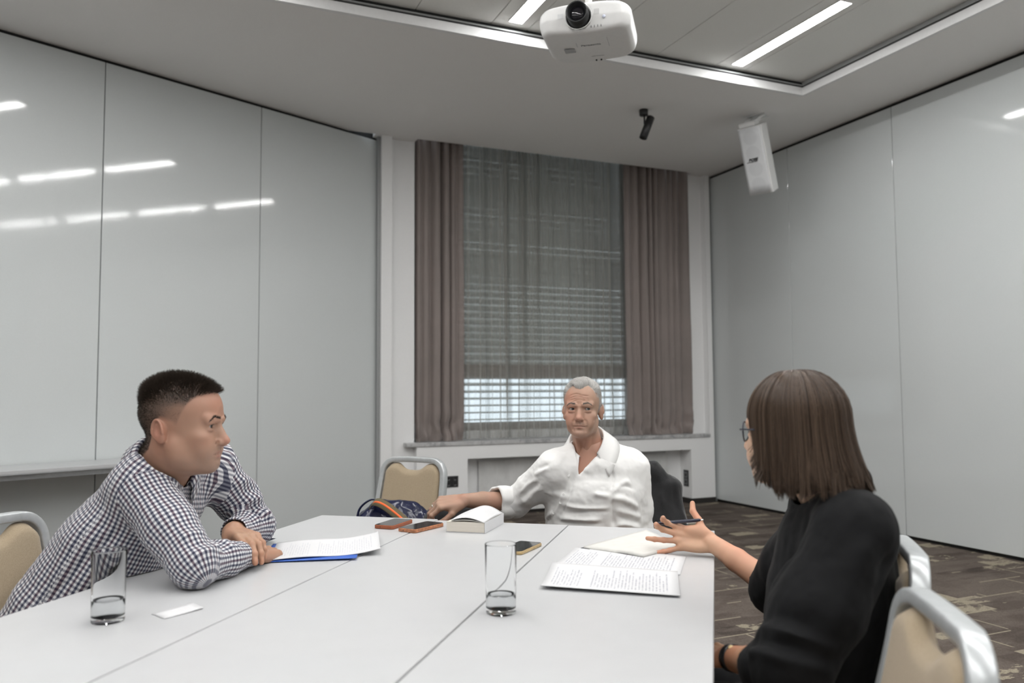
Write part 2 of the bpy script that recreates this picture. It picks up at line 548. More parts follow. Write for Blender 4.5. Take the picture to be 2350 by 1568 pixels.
def cone(a, b, ra, rb=None, flat=None):
    """round cone; flat=(axis, factor) squeezes the section along an axis"""
    a = np.array(a, float); b = np.array(b, float); rb = ra if rb is None else rb
    ab = b - a; L2 = max(ab @ ab, 1e-12)

    def fn(P):
        Q = P - a
        t = np.clip(Q @ ab / L2, 0, 1)
        D = Q - t[..., None] * ab
        r = ra + (rb - ra) * t
        if flat is not None:
            ax = np.array(flat[0], float); ax /= np.linalg.norm(ax)
            s = D @ ax
            D = D + (s * (1 / flat[1] - 1))[..., None] * ax
            d = np.linalg.norm(D, axis=-1) - r
            return d * flat[1] ** 0.5
        return np.linalg.norm(D, axis=-1) - r
    m = max(ra, rb)
    return fn, np.minimum(a, b) - m, np.maximum(a, b) + m


def ell(c, r, rot=None):
    c = np.array(c, float); r = np.array(r, float)
    Rm = np.eye(3) if rot is None else np.array(rot, float)   # columns: local axes

    def fn(P):
        Q = (P - c) @ Rm
        k0 = np.linalg.norm(Q / r, axis=-1)
        k1 = np.linalg.norm(Q / (r * r), axis=-1)
        return k0 * (k0 - 1.0) / np.maximum(k1, 1e-9)
    m = np.abs(Rm) @ r
    return fn, c - m, c + m


def loft(secs, ax, ay):
    """elliptical loft: secs = [(center, rx, ry)], section axes ax, ay (fixed)"""
    Cn = np.array([s[0] for s in secs], float); RX = np.array([s[1] for s in secs]); RY = np.array([s[2] for s in secs])
    ax = np.array(ax, float); ay = np.array(ay, float)

    def fn(P):
        best = None
        for i in range(len(secs) - 1):
            a, b = Cn[i], Cn[i + 1]; ab = b - a
            t = np.clip((P - a) @ ab / (ab @ ab), 0, 1)
            t2 = t * t * (3 - 2 * t) * 0.5 + t * 0.5
            D = P - a - t[..., None] * ab
            rx = RX[i] + (RX[i + 1] - RX[i]) * t2; ry = RY[i] + (RY[i + 1] - RY[i]) * t2
            x = D @ ax; y = D @ ay
            w2 = np.maximum(np.einsum('...i,...i->...', D, D) - x * x - y * y, 0)
            k0 = np.sqrt((x / rx) ** 2 + (y / ry) ** 2 + w2 / (np.minimum(rx, ry) ** 2))
            k1 = np.sqrt((x / rx ** 2) ** 2 + (y / ry ** 2) ** 2 + w2 / (np.minimum(rx, ry) ** 4))
            d = k0 * (k0 - 1) / np.maximum(k1, 1e-6)
            d = np.where(k1 < 1e-5, -np.minimum(rx, ry), d)
            best = d if best is None else np.minimum(best, d)
        return best
    m = max(RX.max(), RY.max())
    return fn, Cn.min(0) - m, Cn.max(0) + m


def halfspace(p, n):
    p = np.array(p, float); n = np.array(n, float); n = n / np.linalg.norm(n)
    return lambda P: (P - p) @ n


class Field:
    def __init__(s, lo, hi, h, X=None):
        """X: 4x4 numpy local->world applied to primitives (primitives live in local space, so is the grid)"""
        s.h = h
        s.lo = np.array(lo, float); s.n = np.ceil((np.array(hi, float) - s.lo) / h).astype(int) + 1
        s.F = np.full(s.n, 1.0, np.float32)

    def _sub(s, lo, hi, pad):
        i0 = np.maximum(np.floor((lo - pad - s.lo) / s.h).astype(int), 0)
        i1 = np.minimum(np.ceil((hi + pad - s.lo) / s.h).astype(int) + 1, s.n)
        if np.any(i1 <= i0): return None
        sl = tuple(slice(a, b) for a, b in zip(i0, i1))
        g = np.stack(np.meshgrid(*[s.lo[k] + s.h * np.arange(i0[k], i1[k]) for k in range(3)], indexing='ij'), -1)
        return sl, g

    def add(s, prim, k=0.0):
        fn, lo, hi = prim
        r = s._sub(lo, hi, k * 1.2 + 3 * s.h)
        if r is None: return s
        sl, g = r
        d = fn(g).astype(np.float32); f = s.F[sl]
        if k > 0:
            hh = np.maximum(k - np.abs(f - d), 0) / k
            s.F[sl] = np.minimum(f, d) - hh * hh * k * 0.25
        else:
            s.F[sl] = np.minimum(f, d)
        return s

    def cut(s, prim, k=0.0):
        fn, lo, hi = prim
        r = s._sub(lo, hi, k * 1.2 + 3 * s.h)
        if r is None: return s
        sl, g = r
        d = -fn(g).astype(np.float32); f = s.F[sl]
        if k > 0:
            hh = np.maximum(k - np.abs(f - d), 0) / k
            s.F[sl] = np.maximum(f, d) + hh * hh * k * 0.25
        else:
            s.F[sl] = np.maximum(f, d)
        return s

    def clip(s, fn, k=0.0):
        """keep the region where fn<0"""
        g = np.stack(np.meshgrid(*[s.lo[q] + s.h * np.arange(s.n[q]) for q in range(3)], indexing='ij'), -1)
        d = fn(g).astype(np.float32)
        if k > 0:
            hh = np.maximum(k - np.abs(s.F - d), 0) / k
            s.F = np.maximum(s.F, d) + hh * hh * k * 0.25
        else:
            s.F = np.maximum(s.F, d)
        return s

    def mesh(s, smooth=1):
        F = s.F
        F[0], F[-1], F[:, 0], F[:, -1], F[:, :, 0], F[:, :, -1] = 1, 1, 1, 1, 1, 1
        ins = F < 0
        nx, ny, nz = F.shape
        c = [ins[:-1, :-1, :-1], ins[1:, :-1, :-1], ins[:-1, 1:, :-1], ins[1:, 1:, :-1], ins[:-1, :-1, 1:], ins[1:, :-1, 1:], ins[:-1, 1:, 1:], ins[1:, 1:, 1:]]
        sm = sum(x.astype(np.int8) for x in c)
        act = (sm > 0) & (sm < 8)
        I = np.argwhere(act)
        vid = np.full(act.shape, -1, np.int32)
        vid[act] = np.arange(len(I))
        off = np.array([(0, 0, 0), (1, 0, 0), (0, 1, 0), (1, 1, 0), (0, 0, 1), (1, 0, 1), (0, 1, 1), (1, 1, 1)])
        val = np.stack([F[I[:, 0] + o[0], I[:, 1] + o[1], I[:, 2] + o[2]] for o in off], 1).astype(np.float64)
        pos = np.zeros((len(I), 3)); cnt = np.zeros(len(I))
        for a, b in ((0, 1), (2, 3), (4, 5), (6, 7), (0, 2), (1, 3), (4, 6), (5, 7), (0, 4), (1, 5), (2, 6), (3, 7)):
            va, vb = val[:, a], val[:, b]
            m = (va < 0) != (vb < 0)
            tt = np.where(m, va / np.where(m, va - vb, 1), 0)
            p = off[a] + tt[:, None] * (off[b] - off[a])
            pos += p * m[:, None]; cnt += m
        V = s.lo + (I + pos / cnt[:, None]) * s.h
        Q = []
        for ax in range(3):
            sa = [slice(None)] * 3; sb = [slice(None)] * 3
            sa[ax] = slice(0, -1); sb[ax] = slice(1, None)
            A, Bq = ins[tuple(sa)], ins[tuple(sb)]
            E = np.argwhere(A != Bq)
            u, v = [(1, 2), (2, 0), (0, 1)][ax]
            E = E[(E[:, u] > 0) & (E[:, v] > 0) & (E[:, u] < vid.shape[u]) & (E[:, v] < vid.shape[v])]
            fl = A[E[:, 0], E[:, 1], E[:, 2]]
            du = np.zeros(3, int); du[u] = 1; dv = np.zeros(3, int); dv[v] = 1
            q = np.stack([vid[tuple((E - du - dv).T)], vid[tuple((E - dv).T)], vid[tuple(E.T)], vid[tuple((E - du).T)]], 1)
            q = np.where(fl[:, None], q, q[:, ::-1])
            Q.append(q)
        Q = np.concatenate(Q)
        Q = Q[(Q >= 0).all(1)]
        for _ in range(smooth):
            V = lap(V, Q, 0.5)
        return V, Q


def lap(V, Q, w=0.5):
    S = np.zeros_like(V); Cn = np.zeros(len(V))
    k = Q.shape[1]
    for i in range(k):
        for j in (1, k - 1):
            a, b = Q[:, i], Q[:, (i + j) % k]
            for d in range(3):
                S[:, d] += np.bincount(a, V[b, d], len(V))
            Cn += np.bincount(a, minlength=len(V))
    return V + w * (S / np.maximum(Cn, 1)[:, None] - V)


def vnormals(V, Q):
    a, b, c, d = (V[Q[:, i]] for i in range(4)) if Q.shape[1] == 4 else (V[Q[:, 0]], V[Q[:, 1]], V[Q[:, 2]], V[Q[:, 0]])
    n = np.cross(c - a, d - b) if Q.shape[1] == 4 else np.cross(b - a, c - a)
    N = np.zeros_like(V)
    for i in range(Q.shape[1]):
        for k in range(3):
            N[:, k] += np.bincount(Q[:, i], n[:, k], len(V))
    return N / np.maximum(np.linalg.norm(N, axis=1), 1e-12)[:, None]


def polydist(P, pts):
    """distance of points to a polyline, and the position along it 0..1"""
    pts = np.array(pts, float)
    best = np.full(len(P), 1e9); par = np.zeros(len(P))
    L = np.concatenate([[0], np.cumsum(np.linalg.norm(np.diff(pts, axis=0), axis=1))])
    for i in range(len(pts) - 1):
        a, b = pts[i], pts[i + 1]; ab = b - a
        t = np.clip((P - a) @ ab / (ab @ ab), 0, 1)
        d = np.linalg.norm(P - a - t[:, None] * ab, axis=1)
        m = d < best
        best = np.where(m, d, best); par = np.where(m, (L[i] + t * (L[i + 1] - L[i])) / L[-1], par)
    return best, par


def folds(V, Q, lst):
    """lst: (points, width, height): raised (or sunken) cloth folds, tapering at both ends"""
    N = vnormals(V, Q)
    D = np.zeros(len(V))
    for pts, w, hgt in lst:
        pts = catmull(pts, 5) if len(pts) > 2 else pts
        lo = np.min(pts, 0) - 3 * w; hi = np.max(pts, 0) + 3 * w
        m = np.all((V > lo) & (V < hi), 1)
        if not m.any(): continue
        d, p = polydist(V[m], pts)
        D[m] += hgt * np.exp(-(d / w) ** 2) * np.clip(np.minimum(p, 1 - p) * 5, 0.15, 1)
    return V + N * D[:, None]


def setcol(me, C, name='Col'):
    at = me.color_attributes.new(name, 'FLOAT_COLOR', 'POINT')
    C4 = np.ones((len(C), 4), np.float32); C4[:, :3] = C
    at.data.foreach_set('color', C4.ravel())


def grid_mesh(name, P, smooth=True, thick=0.0):
    """P: (n,m,3) array -> quads; thick>0 makes it a closed sheet"""
    n, m, _ = P.shape
    V = P.reshape(-1, 3)
    i = np.arange(n * m).reshape(n, m)
    Q = np.stack([i[:-1, :-1], i[1:, :-1], i[1:, 1:], i[:-1, 1:]], -1).reshape(-1, 4)
    if thick > 0:
        N = vnormals(V, Q)
        V2 = V - N * thick
        K = n * m
        loop = np.concatenate([i[:, 0], i[-1, 1:], i[-2::-1, -1], i[0, -2:0:-1]])
        nx = np.roll(loop, -1)
        side = np.stack([nx, loop, loop + K, nx + K], -1)
        Q = np.concatenate([Q, Q[:, ::-1] + K, side])
        V = np.concatenate([V, V2])
    return npmesh(name, V, Q, smooth)


# ------------------------------------------------------------------ window, blind, curtains
M['frame'] = plain('taupe_window_frame', (0.20, 0.16, 0.14), 0.5)
M['slat'] = plain('grey_blind_slat', (0.74, 0.74, 0.725), 0.5, noise=0.03)
t = NT('window_glass')
_g = t.n('ShaderNodeBsdfGlossy', {'Roughness': 0.3})
_tr = t.n('ShaderNodeBsdfTransparent', {'Color': (0.93, 0.96, 0.96, 1)})
_mx = t.n('ShaderNodeMixShader', {0: 0.012, 1: _tr.outputs[0], 2: _g.outputs[0]})
t.t.links.new(_mx.outputs[0], t.out.inputs[0])
M['wglass'] = t.m
win = link('window_1', boxes_mesh([(2.25, 5.18, 7.53, 7.60, 0.82, 0.90), (2.25, 5.18, 7.53, 7.60, 3.80, 3.86), (2.25, 2.32, 7.53, 7.60, 0.82, 3.86), (5.11, 5.18, 7.53, 7.60, 0.82, 3.86),
                                   (2.32, 5.11, 7.53, 7.60, 1.352, 1.483), (4.60, 4.68, 7.53, 7.60, 0.9, 3.80)]), M['frame'], None, (0, 0, 0), (0, 0, ROOM))
tag(win, kind='structure')
for a, b in ((2.32, 4.60), (4.68, 5.11)):
    for z0, z1 in ((0.90, 1.352), (1.483, 3.80)):
        link('pane', boxmesh(b - a, 0.006, z1 - z0), M['wglass'], win, ((a + b) / 2, 7.565, (z0 + z1) / 2))
bl = empty('window_blind', room(3.7, 7.72, 0.82), (0, 0, ROOM))
tag(bl, 'grey slatted outdoor blind behind the sheer curtain', 'blind')
sm = grid_mesh('slat', np.array([[(x, 0.04 * s, 0.006 * (1 - s * s)) for s in np.linspace(-1, 1, 6)] for x in (-1.5, 1.5)]), True, 0.0012)
nsl = 42
for i in range(nsl):
    z = 0.03 + i * 0.0725
    zz = z + 0.82
    tilt = 87 + random.uniform(-2, 2) if zz > 1.40 else 4 + 28 * (zz - 0.85) / 0.55 + random.uniform(-2, 2)
    if 2.35 > zz > 1.48 or (zz > 1.48 and random.random() < 0.12): tilt -= random.uniform(5, 11)
    o = link('slat', sm, M['slat'], bl, (0, 0, z), (R(tilt), R(random.uniform(-0.12, 0.12)), 0))
for x in (-1.1, -0.2, 0.7):
    link('ladder_cord', pymesh('cord', *tube([(x, -0.03, 0), (x, -0.03, 3.03)], circ(0.002, 6))), M['slat'], bl)

t = NT('taupe_curtain')
_o = t.obj()
_n = t.noise(t.mapv(_o, (120, 120, 8)), 6.0, 3.0)
_s = t.noise(_o, 2.2, 4.0, 0.6)
t.set(Base_Color=t.mix(t.math('MULTIPLY', _n, 0.5), t.ramp(_s, [(0.3, (0.235, 0.198, 0.185)), (0.7, (0.30, 0.245, 0.23))]), (0.25, 0.225, 0.205)), Roughness=0.5, Sheen_Weight=0.3)
t.b.inputs['Specular IOR Level'].default_value = 0.35
t.bump(_n, 0.1, 0.002)
M['curtain'] = t.m
t = NT('sheer_voile')
_o = t.obj()
_tr = t.n('ShaderNodeBsdfTransparent', {'Color': (1, 1, 1, 1)})
_df = t.n('ShaderNodeBsdfDiffuse', {'Color': (0.62, 0.60, 0.555, 1)})
_tl = t.n('ShaderNodeBsdfTranslucent', {'Color': (0.50, 0.50, 0.48, 1)})
_a = t.n('ShaderNodeMixShader', {0: 0.45, 1: _df.outputs[0], 2: _tl.outputs[0]})
_wv = t.noise(t.mapv(_o, (300, 300, 300)), 1.0, 1.0)
_lw = t.n('ShaderNodeLayerWeight', {'Blend': 0.35}).outputs['Facing']
_mx = t.n('ShaderNodeMixShader', {0: t.math('ADD', t.math('MULTIPLY', _lw, 0.55), t.math('MULTIPLY', _wv, 0.12), ), 1: _tr.outputs[0], 2: _a.outputs[0]})
_f2 = t.math('ADD', t.math('MULTIPLY', _lw, 1.1), 0.42)
t.t.links.new(_f2, _mx.inputs[0])
t.t.links.new(_mx.outputs[0], t.out.inputs[0])
M['sheer'] = t.m


def curtain(name, u0, u1, v0, z0, z1, nf, amp, seed, mat, crumple=0.0, nu=None, flare=0.0, sharp=False):
    nu = nu or nf * 16
    nzr = 70
    Us = np.linspace(0, 1, nu)
    rg = np.random.default_rng(seed)
    ph = np.cumsum(rg.uniform(0.6, 1.4, nf + 1)); ph = ph / ph[-1]
    xs = np.concatenate([[0], ph])
    phase = np.interp(Us, xs, np.arange(len(xs))) * 2 * np.pi
    am = amp * (0.65 + 0.35 * np.sin(Us * 9 + seed))
    P = np.zeros((nu, nzr, 3))
    for j in range(nzr):
        s = j / (nzr - 1)                   # 0 bottom .. 1 top
        z = z0 + (z1 - z0) * s
        drift = 0.18 * np.sin(3.1 * s + seed) * (1 - s)
        w = np.sin(phase + drift * 3) + 0.28 * np.sin(2 * phase + 1.3 + seed) * (0.6 + 0.4 * math.sin(5 * s))
        if sharp:
            q_ = (phase + drift * 3) % (2 * np.pi) - np.pi
            w = 2.0 * np.exp(-(q_ / 0.42) ** 2) - 0.4 + 0.30 * np.sin(phase * 2.3 + 2) + 0.22 * np.sin(phase * 4.1)
        uu = u0 + (u1 - u0) * Us + 0.25 * am * np.cos(phase) * 0.9
        uu = uu + flare * (1 - s) * (Us - 0.5)
        vv = v0 + am * w * (0.75 + 0.25 * s)
        if crumple > 0:
            c = np.exp(-(s * (z1 - z0) / 0.22) ** 2) * crumple
            pt = np.stack([uu * 9, np.full(nu, z * 11), vv * 5], 1)
            vv = vv + c * fbm(pt, 1.3, 3, seed) * 0.045
            uu = uu + c * fbm(pt, 1.1, 2, seed + 9) * 0.02
            zq = z + c * fbm(pt, 0.9, 2, seed + 4) * 0.012 * min(1, s * 30)
        else:
            zq = z
        pt = np.stack([uu * 6, np.full(nu, z * 2.0), vv * 3], 1)
        vv = vv + 0.006 * fbm(pt, 1.0, 3, seed + 2)
        P[:, j] = np.stack([uu - u0, vv - v0, np.broadcast_to(zq, uu.shape) - z0], 1)
    o = link(name, grid_mesh(name, P, True, 0.0), mat, None, room(u0, v0, z0), (0, 0, ROOM))
    return o


c1 = curtain('curtain', 2.105, 2.60, 7.26, 0.742, 3.86, 5, 0.040, 3, M['curtain'], 1.0, 110)
tag(c1, 'narrow taupe satin curtain hanging beside the white pier, left of the sheer', 'curtain', 'side curtains')
c2 = curtain('curtain', 4.415, 5.235, 7.25, 0.742, 3.86, 8, 0.038, 11, M['curtain'], 1.0, 150)
tag(c2, 'wide taupe satin curtain hanging beside the right panelled wall, right of the sheer', 'curtain', 'side curtains')
c3 = curtain('sheer_curtain', 2.50, 4.50, 7.38, 0.748, 3.86, 9, 0.050, 5, M['sheer'], 0.2, 420, 0.0, True)
tag(c3, 'translucent grey voile curtain across the middle of the window', 'sheer curtain')

# ------------------------------------------------------------------ tables
M['laminate'] = plain('white_laminate', (0.535, 0.54, 0.547), 0.32, noise=0.012, nscale=15)
M['edgeband'] = plain('grey_edge_band', (0.45, 0.46, 0.47), 0.5)
M['steel'] = plain('grey_steel', (0.42, 0.43, 0.44), 0.35, 0.8)
TL = 1.82


def table(b0, b1, afar, z, label, cat='table', rot=TAB, org=(0, 0), length=TL):
    c, s = math.cos(rot), math.sin(rot)
    cb, ca = (b0 + b1) / 2, afar - length / 2
    t_ = empty('meeting_table', (org[0] + cb * c - ca * s, org[1] + cb * s + ca * c, 0), (0, 0, rot))
    tag(t_, label, cat, 'white laminate tables')
    w = b1 - b0
    link('tabletop', boxmesh(w, length, 0.020, 0.0018, 2), M['laminate'], t_, (0, 0, z - 0.010))
    link('edge_band', boxmesh(w - 0.003, length - 0.003, 0.006), M['edgeband'], t_, (0, 0, z - 0.0228))
    for sx in (-1, 1):
        link('side_rail', boxmesh(0.02, length - 0.16, 0.035), M['steel'], t_, (sx * (w / 2 - 0.05), 0, z - 0.044))
    for sy in (-1, 1):
        link('end_rail', boxmesh(w - 0.12, 0.02, 0.035), M['steel'], t_, (0, sy * (length / 2 - 0.09), z - 0.044))
        for sx in (-1, 1):
            v, f = tube([(0, 0, -0.03), (0, 0, -(z - 0.012))], circ(0.016, 12))
            link('leg', pymesh('leg', v, f, True), M['steel'], t_, (sx * (w / 2 - 0.07), sy * (length / 2 - 0.11), z - 0.03))
        v, f = tube([(-w / 2 + 0.03, 0, 0), (w / 2 - 0.03, 0, 0)], circ(0.014, 10))
        link('foot', pymesh('foot', v, f, True), M['steel'], t_, (0, sy * (length / 2 - 0.11), 0.014))
    return t_


table(-1.475, -1.004, 2.815, 0.7405, 'white laminate table at the left of the joined group, under the blue folder')
table(-1.000, -0.5145, 2.795, 0.740, 'white laminate table in the middle of the joined group, under the thick book')
table(-0.5105, -0.014, 2.790, 0.739, 'white laminate table at the right of the joined group, under the open notebook')
st = table(0.02, 0.45, 1.28, 0.757, 'narrow white laminate table standing against the left panelled wall', rot=LW - R(90), org=(LWO.x, LWO.y), length=1.9)

# ------------------------------------------------------------------ banquet chairs
t = NT('beige_upholstery')
_o = t.obj()
_n = t.noise(_o, 420.0, 3.0, 0.8)
_m = t.noise(_o, 9.0, 3.0, 0.6)
t.set(Base_Color=t.mix(t.math('MULTIPLY', _m, 0.35), t.ramp(_n, [(0.3, (0.35, 0.27, 0.175)), (0.7, (0.50, 0.40, 0.275))]), (0.36, 0.29, 0.20)), Roughness=0.9, Sheen_Weight=0.25)
t.bump(_n, 0.35, 0.003)
M['fabric'] = t.m
t = NT('silver_chair_frame')
t.set(Base_Color=t.ramp(t.noise(t.obj(), 60.0, 3.0), [(0.3, (0.50, 0.525, 0.53)), (0.7, (0.57, 0.59, 0.60))]), Metallic=0.35, Roughness=0.30)
M['silver'] = t.m


def chair_parts():
    parts = []
    # back frame with rear legs: one bent tube
    half = [(0.215, -0.290, 0.004), (0.205, -0.235, 0.22), (0.196, -0.205, 0.44), (0.190, -0.235, 0.60), (0.182, -0.275, 0.78)]
    corner = []
    for k in range(1, 8):
        a = R(90 * k / 8)
        corner.append((0.110 + 0.070 * math.cos(a), -0.279 - 0.014 * (k / 8), 0.800 + 0.073 * math.sin(a)))
    pl = catmull(half, 6) + corner + [(0.110, -0.2935, 0.873), (0.05, -0.294, 0.8745), (0, -0.294, 0.875)]
    pl = [tuple(p) for p in pl]
    path = pl + [(-x, y, z) for x, y, z in reversed(pl[:-1])]
    prof = rrect(0.026, 0.036, 0.0045, 2)
    # sweep with constant "depth" axis
    pts = [Vector(p) for p in path]
    v, f = [], []
    m = len(prof)
    for i, p in enumerate(pts):
        tt = (pts[min(i + 1, len(pts) - 1)] - pts[max(i - 1, 0)]).normalized()
        side = Vector((0, 1, 0)) - tt * tt.y
        side.normalize()
        w = tt.cross(side)
        for a, b in prof:
            v.append(p + w * a + side * b)
    for i in range(len(pts) - 1):
        for k in range(m):
            k2 = (k + 1) % m
            f.append((i * m + k, (i + 1) * m + k, (i + 1) * m + k2, i * m + k2))
    f.append(tuple(range(m))); f.append(tuple((len(pts) - 1) * m + k for k in reversed(range(m))))
    parts.append(('back_frame', pymesh('back_frame', v, f, True), M['silver']))
    # upholstered back with a dip in its top edge, puffed on both faces
    nu, nv = 37, 28
    xs = np.linspace(-1, 1, nu); ss = np.linspace(0, 1, nv)
    Pf = np.zeros((nu, nv, 3)); Pb = np.zeros((nu, nv, 3))
    for i, x in enumerate(xs):
        ax = abs(x)
        top = 0.858 - 0.034 * math.exp(-(ax / 0.42) ** 4 * 1.0) - 0.055 * max(0, (ax - 0.62) / 0.38) ** 3.0
        for j, s in enumerate(ss):
            z = 0.455 + (top - 0.455) * s
            hw = 0.176 - 0.013 * (z - 0.455) / 0.40
            X = x * hw
            yb = float(np.interp(z, [0.44, 0.60, 0.78, 0.875], [-0.205, -0.235, -0.275, -0.294]))
            e = min(1 - ax, s * 1.0 * 2, (1 - s) * 2.4)
            puff = 0.022 * (1 - (1 - min(1, e / 0.16)) ** 2.2) ** 0.6
            Pf[i, j] = (X, yb + 0.003 + puff, z)
            Pb[i, j] = (X, yb - 0.001 - puff * 0.75, z)
    V = np.concatenate([Pf.reshape(-1, 3), Pb.reshape(-1, 3)])
    i = np.arange(nu * nv).reshape(nu, nv)
    Qf = np.stack([i[:-1, :-1], i[:-1, 1:], i[1:, 1:], i[1:, :-1]], -1).reshape(-1, 4)
    K = nu * nv
    loop = np.concatenate([i[:, 0], i[-1, 1:], i[-2::-1, -1], i[0, -2:0:-1]]); nx = np.roll(loop, -1)
    side = np.stack([loop, nx, nx + K, loop + K], -1)
    parts.append(('back_pad', npmesh('back_pad', V, np.concatenate([Qf, Qf[:, ::-1] + K, side])), M['fabric']))
    # seat
    bm = bmesh.new()
    bmesh.ops.create_cube(bm, size=1.0)
    bmesh.ops.scale(bm, vec=(0.40, 0.42, 0.055), verts=bm.verts)
    bmesh.ops.bevel(bm, geom=list(bm.edges), offset=0.024, segments=4, profile=0.6, affect='EDGES')
    bmesh.ops.translate(bm, vec=(0, 0.015, 0.455), verts=bm.verts)
    me = bpy.data.meshes.new('seat'); bm.to_mesh(me); bm.free()
    me.polygons.foreach_set('use_smooth', [True] * len(me.polygons))
    parts.append(('seat', me, M['fabric']))
    parts.append(('seat_frame', boxes_mesh([(-0.195, -0.170, -0.20, 0.205, 0.395, 0.428), (0.170, 0.195, -0.20, 0.205, 0.395, 0.428), (-0.170, 0.170, 0.180, 0.205, 0.395, 0.428), (-0.170, 0.170, -0.20, -0.176, 0.395, 0.428)]), M['silver']))
    for sx in (-1, 1):
        v, f = tube([(sx * 0.183, 0.19, 0.41), (sx * 0.188, 0.20, 0.25), (sx * 0.197, 0.215, 0.004)], rrect(0.024, 0.028, 0.008, 3), (0, 1, 0))
        parts.append(('leg', pymesh('leg', v, f, True), M['silver']))
    v, f = tube([(-0.185, 0.0, 0.0), (0.185, 0.0, 0.0)], circ(0.009, 8))
    parts.append(('stretcher', pymesh('stretcher', [(a, b - 0.21, c + 0.30) for a, b, c in v], f, True), M['silver']))
    return parts


CH = chair_parts()


def chair(x, y, heading, label):
    """heading: compass-like, degrees from the viewing direction clockwise"""
    c = empty('banquet_chair', (x, y, 0), (0, 0, -R(heading)))
    tag(c, label, 'chair', 'beige banquet chairs')
    for nm, me, mt in CH:
        link(nm, me, mt, c)
    return c

chair(-1.115, 2.055, 104, 'beige banquet chair behind the man in the checked shirt')
chair(-0.625, 3.73, 208, 'beige banquet chair holding the navy bag beside the man in white')
chair(0.545, 1.775, -73, 'beige banquet chair under the woman in black')
chair(0.350, 1.262, -79, 'empty beige banquet chair nearest the viewer, silver frame and bare back')
chair(0.412, 3.245, 194, 'beige banquet chair under the man in white, a black jacket over its back')

# ------------------------------------------------------------------ table things
def obj_at(name, b, a, z=0.74, rot=0.0):
    p = tabp(b, a, z)
    return empty(name, p, (0, 0, TAB + rot))


t = NT('clear_glass')
t.set(Base_Color=(0.995, 1.0, 1.0, 1), Roughness=0.0, IOR=1.16, Transmission_Weight=1.0)
M['glass'] = t.m
t = NT('water')
t.set(Base_Color=(0.99, 1.0, 1.0, 1), Roughness=0.0, IOR=1.2, Transmission_Weight=1.0)
M['water'] = t.m


def tumbler(b, a, z, label, level):
    g = obj_at('drinking_glass', b, a, z)
    tag(g, label, 'glass', 'water glasses')
    h, ro, ri = 0.146, 0.0345, 0.0322
    prof = [(0.0290, 0.0), (0.0312, 0.0012), (0.0318, 0.004), (0.0325, 0.06), (ro - 0.0004, h - 0.0015), (ro - 0.0012, h), (ri + 0.0004, h - 0.0008), (ri, h - 0.003), (0.0303, 0.06), (0.0296, 0.014), (0.027, 0.0112), (0.018, 0.0104), (0.004, 0.0102)]
    link('tumbler', lathe(prof, 56), M['glass'], g)
    rr = lambda zz: float(np.interp(zz, [0.0102, 0.014, 0.06, h - 0.003], [0.027, 0.0296, 0.0303, ri])) + 0.0002
    wp = [(0.004, 0.0101), (0.018, 0.0103), (rr(0.0115), 0.0112), (rr(0.014), 0.014), (rr(0.03), 0.03), (rr(level), level), (rr(level) - 0.0006, level - 0.0004), (0.004, level - 0.0006)]
    link('water', lathe(wp, 56), M['water'], g)


tumbler(-1.228, 1.420, 0.7407, 'tall water glass by the small white card, in front of the man in checks', 0.045)
tumbler(-0.453, 1.668, 0.7392, 'tall water glass standing near the gold-edged phone', 0.040)

M['paper'] = plain('white_paper', (0.66, 0.66, 0.67), 0.75, noise=0.01)
M['cream'] = plain('cream_paper', (0.655, 0.645, 0.61), 0.8, noise=0.03)
M['blue'] = plain('blue_card', (0.035, 0.12, 0.50), 0.5)
M['darknavy'] = plain('dark_navy_cover', (0.02, 0.02, 0.035), 0.5)
M['blackpl'] = plain('black_plastic', (0.012, 0.012, 0.014), 0.35)
M['screen'] = plain('black_phone_glass', (0.012, 0.013, 0.015), 0.06, noise=0.0)
M['brick'] = plain('rust_phone_case', (0.30, 0.085, 0.035), 0.55)
M['coppercase'] = plain('worn_copper_case', (0.42, 0.17, 0.08), 0.4, noise=0.35, nscale=90)
M['gold'] = plain('gold_phone_edge', (0.55, 0.40, 0.20), 0.35, 0.5, noise=0.2, nscale=60)
M['chrome'] = plain('chrome', (0.8, 0.8, 0.8), 0.15, 1.0, noise=0.0)


def lines_paper(name, lines, ncol=1, col=(0.36, 0.365, 0.41)):
    """white paper with rows of small printed text (unreadable at this size)"""
    t = NT(name)
    uv = t.uv()
    sp = t.n('ShaderNodeSeparateXYZ', {0: uv})
    x, y = sp.outputs[0], sp.outputs[1]
    row = t.math('FRACT', t.math('MULTIPLY', y, float(lines)))
    inrow = t.math('MULTIPLY', t.math('GREATER_THAN', row, 0.28), t.math('LESS_THAN', row, 0.72))
    nz = t.noise(t.mapv(uv, (46, lines * 1.0, 1)), 1.0, 2.0)
    words = t.math('GREATER_THAN', nz, 0.45)
    rid = t.math('FLOOR', t.math('MULTIPLY', y, float(lines)))
    rn = t.n('ShaderNodeTexWhiteNoise', {'W': rid}, noise_dimensions='1D').outputs[0]
    end = t.math('LESS_THAN', x, t.math('ADD', 0.55, t.math('MULTIPLY', rn, 0.36)))
    para = t.math('GREATER_THAN', t.noise(t.mapv(uv, (0.01, lines / 5.0, 1)), 1.0, 0.0), 0.40)
    mk = t.math('MULTIPLY', t.math('MULTIPLY', inrow, words), t.math('MULTIPLY', end, para))
    mk = t.math('MULTIPLY', mk, t.math('MULTIPLY', t.math('GREATER_THAN', x, 0.10), t.math('MULTIPLY', t.math('GREATER_THAN', y, 0.06), t.math('LESS_THAN', y, 0.95))))
    t.set(Base_Color=t.mix(t.math('MULTIPLY', mk, 0.75), (0.665, 0.665, 0.675), col), Roughness=0.75)
    return t.m


M['print'] = lines_paper('printed_page', 40)
M['print_faint'] = lines_paper('faint_printed_page', 44, col=(0.54, 0.545, 0.58))


